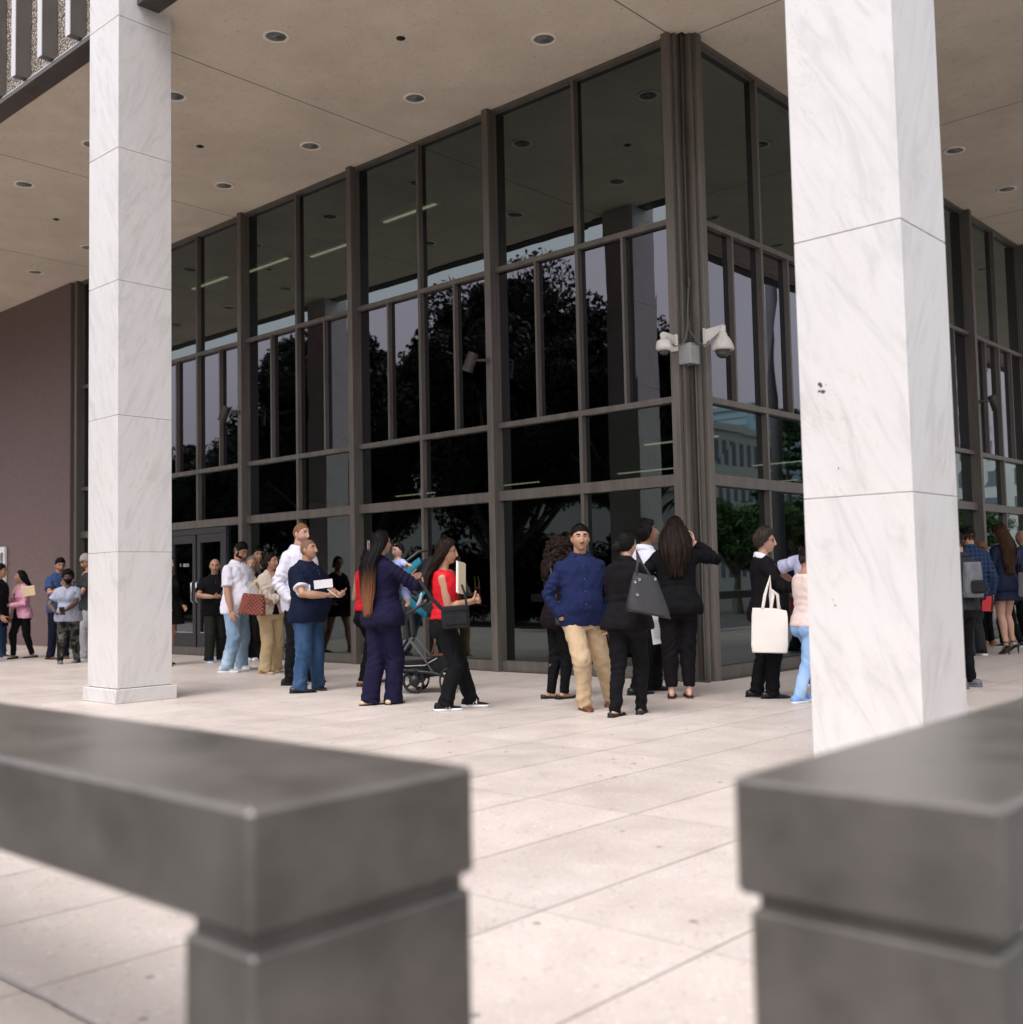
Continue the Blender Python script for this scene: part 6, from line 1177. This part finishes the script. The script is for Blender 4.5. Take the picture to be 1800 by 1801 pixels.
# ------------------------------------------------------------------ baby
bm0 = viewmat(700, 968, s_, -.06, -30)
def baby():
    c = bm0.translation; hs = .72; a = bm0.to_euler().z; yaw = 215-90
    M = bm0.copy(); tm = MB()
    tm.tube([(0, 0, -.07), (0, .0, -.14), (0, .02, -.24), (0, .03, -.32)], [.030, (.062, .052), (.072, .062), (.066, .062)], 16, 0, (0, 1, 0))
    tm.tube([(.04, 0, -.11), (.085, -.04, -.13), (.135, -.07, -.135)], [.028, .024, .019], 10, 0, (0, 0, 1)); tm.tube([(-.04, .0, -.11), (-.08, -.02, -.17), (-.07, -.05, -.21)], [.028, .024, .019], 10, 0, (0, 0, 1))
    tm.tube([(.035, .02, -.32), (.09, -.02, -.38), (.115, -.03, -.47)], [.045, .036, .024], 10, 0, (0, 1, 0)); tm.tube([(-.035, .02, -.32), (-.06, -.02, -.40), (-.05, -.02, -.48)], [.045, .036, .024], 10, 0, (0, 1, 0))
    body = PM(); V, F, _ = remesh(tm, .008, 3); body.add(V, F)
    for wp_, d, sd in (((.135, -.07, -.135), (.8, -.5, .1), 1), ((-.07, -.05, -.21), (.2, -.8, -.3), -1)):
        V, F, _ = remesh(hand_piece(wp_, d, (0, 0, -1), sd, .48, .7), .0035, 1); body.add(V, F)
    for wx, q in ((.115, 1), (-.05, -1)):
        fm = MB(); fm.tube([(wx, -.03, -.47), (wx+.005, -.035, -.495), (wx+.01, -.075, -.505)], [.021, .021, .015], 10, 0, (0, 1, 0)); body.addmb(fm)
    HPt, Hd = head_points(1); hv = HPt.reshape(-1, 3)*np.array([.98, .80, .86]); RH = rotz(R_(180-28))@rotx(R_(-4)); tr = lambda P: (np.asarray(P)*hs*np.array([1, 1, 1]))@RH.T
    fc = hv[HF].mean(1); mi = np.zeros(len(HF), int); ax_ = np.abs(fc[:, 0]); mi[(fc[:, 1] > .03) & (np.abs(fc[:, 2]+.053) < .007) & (ax_ < .016)] = 1; mi[(fc[:, 1] > .03) & (np.abs(fc[:, 2]-.027) < .0022) & (ax_ > .014) & (ax_ < .040)] = 2
    HW = tr(hv); body.add(HW, HF, mi); n_ = len(HP)
    em = MB()
    for sd in (-1, 1): em.ball((sd*.030, .0615, .0055), .0085, 5, 10, 8, (1.1, .5, .7)); em.ball((sd*.070, -.004, -.008), .022, 0, 10, 8, (.35, .6, 1))
    em.v = [tuple(q) for q in tr(em.v)]; body.addmb(em)
    bo = body.obj('person', [*skin('light'), HM['black'], HM['black'], EYEW, EYED]); bo.matrix_world = M; tag(bo, 'dark-haired baby in pale blue peering over the shoulder of the woman in indigo', 'baby', 'people queueing outside the building')
    mk_ = scalp_mask(HPt, .058, -.06, .01); off = np.clip(mk_/.014, -.3, 1)*(.010+.006*noise3(hv, 120, 4).reshape(mk_.shape)); hp_ = (HPt*np.array([.98, .80, .86])+Hd*off[..., None]).reshape(-1, 3); keep = (mk_.reshape(-1)[HF] > -.004).all(1)
    pm = PM(); HH = tr(hp_); pm.add(HH, HF[keep]); pm.add(np.concatenate([HH[:n_], tr([[0, 0, .112]])]), np.array([[j, (j+1) % n_, n_] for j in range(n_)])); pm.obj('hair', HM['black'], bo)
    g = MB(); g.tube([(0, 0, -.085), (0, .0, -.14), (0, .02, -.24), (0, .03, -.34)], [.040, (.070, .060), (.080, .070), (.074, .070)], 16, 0, (0, 1, 0), False)
    g.tube([(.04, 0, -.11), (.085, -.04, -.13), (.125, -.066, -.135)], [.036, .032, .027], 10, 0, (0, 0, 1), False); g.tube([(-.04, .0, -.11), (-.08, -.02, -.17), (-.072, -.045, -.205)], [.036, .032, .027], 10, 0, (0, 0, 1), False)
    g.tube([(.035, .02, -.32), (.09, -.02, -.38), (.112, -.03, -.455)], [.052, .044, .032], 10, 0, (0, 1, 0), False); g.tube([(-.035, .02, -.32), (-.06, -.02, -.40), (-.05, -.02, -.465)], [.052, .044, .032], 10, 0, (0, 1, 0), False)
    V, F, N_ = remesh(g, .007, 2); V = V+N_*(noise3(V, 45, 2)*.0022)[:, None]; pm = PM(); pm.add(V, F); pm.obj('romper', fab('pale_blue_gingham', (.36, .42, .72), .15), bo)
baby()

# ------------------------------------------------------------------ stroller
C = ground(765, 1216); M0 = Matrix.Translation(C) @ Matrix.Rotation(YAW-PI/2+R_(-4), 4, 'Z')
o = empty('stroller', mat=M0, label='black pushchair with a teal rimmed canopy between the indigo suit and red top women', cat='stroller')
BP = basic('black_plastic', (.018, .018, .02), .4); SIL = basic('satin_silver_tube', (.16, .165, .175), .35, .7); TEAL = fab('teal_canopy_cloth', (.02, .17, .24), .15); BC = fab('black_canopy_cloth', (.018, .018, .020), .3)
for (x, y) in ((-.14, -.20), (-.14, .20), (.36, -.23), (.36, .23)):
    r = .125; mb = MB(); mb.tube([(x, y-.02, r), (x, y+.02, r)], .055, 18, 0, (0, 0, 1), False)
    for k in range(5): a = 2*PI*k/5; mb.tube([(x+.03*math.cos(a), y, r+.03*math.sin(a)), (x+.095*math.cos(a), y, r+.095*math.sin(a))], .013, 6, 0, (0, 1, 0), False)
    w = mb.obj('wheel', BP, o); mb = MB(); pr = [(r+.0, 0), (r-.004, .018), (r-.024, .020), (r-.030, 0), (r-.024, -.020), (r-.004, -.018)]
    mb.rings([[(x+q*math.cos(a), y+v, r+q*math.sin(a)) for q, v in pr] for a in [2*PI*j/32 for j in range(33)]], 0, False); mb.obj('tyre', basic('tyre_rubber', (.015, .015, .015), .8), w)
mb = MB()
for y in (-.22, .22):
    mb.tube([(-.20, y, .56), (.0, y, .34), (.14, y, .20)], [.016, .014, .013], 10, 0, (0, 1, 0)); mb.tube([(-.20, y, .56), (-.34, y, .36), (-.40, y, .25)], [.016, .014, .013], 10, 0, (0, 1, 0))
mb.obj('frame', SIL, o)
mb = MB()
for y in (-.22, .22):
    mb.tube([(-.22, y, .98), (-.235, y, .80), (-.21, y, .56)], [.022, .026, .034], 10, 0, (0, 1, 0)); mb.tube([(.14, y, .20), (-.0, y, .21), (-.14, y*.9, .22), (-.14, y*.9, .125)], .017, 8, 0, (0, 1, 0)); mb.tube([(.14, y, .20), (.36, y, .16), (.36, y, .125)], .017, 8, 0, (0, 1, 0)); mb.tube([(-.40, y, .25), (-.14, y, .22)], .014, 8, 0, (0, 1, 0)); mb.tube([(-.21, y, .78), (.10, y, .92), (.40, y, 1.04)], .014, 8, 0, (0, 1, 0))
mb.tube([(.40, -.22, 1.04), (.43, 0, 1.05), (.40, .22, 1.04)], .018, 8, 0, (0, 0, 1)); mb.obj('chassis', BP, o)
mb = MB(); mb.rings([[(-.38, -.19, .30), (-.38, .19, .30), (-.38, .19, .24), (-.38, -.19, .24)], [(-.1, -.2, .31), (-.1, .2, .31), (-.1, .2, .155), (-.1, -.2, .155)], [(.2, -.2, .34), (.2, .2, .34), (.2, .2, .165), (.2, -.2, .165)], [(.36, -.19, .40), (.36, .19, .40), (.36, .19, .26), (.36, -.19, .26)]], 0, True, False); bs = mb.obj('basket', BC, o)
mb = MB(); mb.tube([(-.38, -.195, .305), (-.22, -.20, .27), (0, -.205, .275), (.2, -.205, .345)], .006, 6, 0, (0, 1, 0)); mb.obj('piping', M_GREYM, bs)
mb = MB(); rr = []
for t in np.linspace(0, 1, 15): rr.append([(-.19+.50*t+.02*math.cos(a), .17*math.cos(a)*math.sin(PI*(.15+.7*t)), .96-.10*math.sin(PI*t)+.14*math.sin(a)*math.sin(PI*(.12+.7*t))) for a in np.linspace(0, 2*PI, 25)[:-1]])
mb.rings(rr, 0, True); st_ = mb.obj('seat_shell', BP, o)
mb = MB(); mb.tube([(-.10, -.16, .87), (-.06, -.17, .92), (-.04, -.165, .98)], [.02, .03, .018], 8, 0, (0, 1, 0)); mb.obj('buckle_plate', basic('pale_grey_plastic', (.45, .46, .5), .4), st_)
# canopy: part of a dome opening to the left with a teal front band and black pleated side
def dome(a0, a1, rad, n=18, m=16, x0=.12, z0=1.06):
    mb = MB(); rr = []
    for i in range(n+1):
        a = a0+(a1-a0)*i/n; rr.append([])
        for j in range(m+1):
            b = -PI/2+PI*j/m; pl = 1+.015*math.sin(a*14); rr[-1].append((x0-math.cos(a)*rad*math.cos(b)*pl*1.1, math.sin(b)*.20, z0+math.sin(a)*rad*math.cos(b)*pl))
    ins = [[(x0+(p[0]-x0)*.965, p[1]*.965, z0+(p[2]-z0)*.965) for p in r] for r in rr]
    V = [p for r in rr for p in r]; k = len(V); V += [p for r in ins for p in r]; w = m+1; F = []
    for i in range(n):
        for j in range(m):
            q = (i*w+j, i*w+j+1, (i+1)*w+j+1, (i+1)*w+j); F.append(q); F.append(tuple(k+t for t in q[::-1]))
    for i in range(n): F += [(i*w, (i+1)*w, k+(i+1)*w, k+i*w), (i*w+m, k+i*w+m, k+(i+1)*w+m, (i+1)*w+m)]
    for j in range(m): F += [(j, k+j, k+j+1, j+1), (n*w+j, n*w+j+1, k+n*w+j+1, k+n*w+j)]
    mb.add(V, F, 0, True); return mb
cn = dome(R_(-28), R_(150), .30).obj('canopy', BC, o); dome(R_(-42), R_(-24), .315, 6).obj('canopy_rim', TEAL, cn); dome(R_(-30), R_(95), .325, 12, 14).obj('canopy_band', TEAL, cn) if False else None
# teal band that runs round the mouth of the canopy on the near side
mb = MB(); pts = [(.12-.36*math.cos(a), -.19+.05*abs(math.sin(a)), 1.06+.29*math.sin(a)) for a in np.linspace(R_(-75), R_(60), 16)]
mb.tube(pts, [(.040, .014)]*16, 10, 0, (0, 1, 0)); mb.obj('canopy_edge', TEAL, cn)
mb = MB(); mb.tube([(-.10, -.20, .98), (-.26, -.19, 1.12), (-.22, -.18, 1.30), (-.08, -.16, 1.40), (.06, -.1, 1.42)], .016, 8, 0, (0, 1, 0)); mb.obj('carry_handle', BP, o)
mb = MB(); mb.tube([(.10, -.15, .37), (.16, -.16, .48), (.20, -.15, .58), (.27, -.15, .48), (.32, -.15, .38)], .014, 8, 0, (0, 1, 0)); mb.box(.08, .34, -.16, .10, .36, .375, 0, .004); t_ = mb.obj('leather_strap', SH['brown'], o)

# the pushchair is short: pull its far end in towards the seat
for ch in [q for q in o.children_recursive if q.type == 'MESH']:
    n = len(ch.data.vertices); a = np.empty(n*3); ch.data.vertices.foreach_get('co', a); a = a.reshape(-1, 3); a[:, 0] = np.where(a[:, 0] > -.1, -.1+(a[:, 0]+.1)*.62, a[:, 0])-.03; ch.data.vertices.foreach_set('co', a.ravel()); ch.data.update()
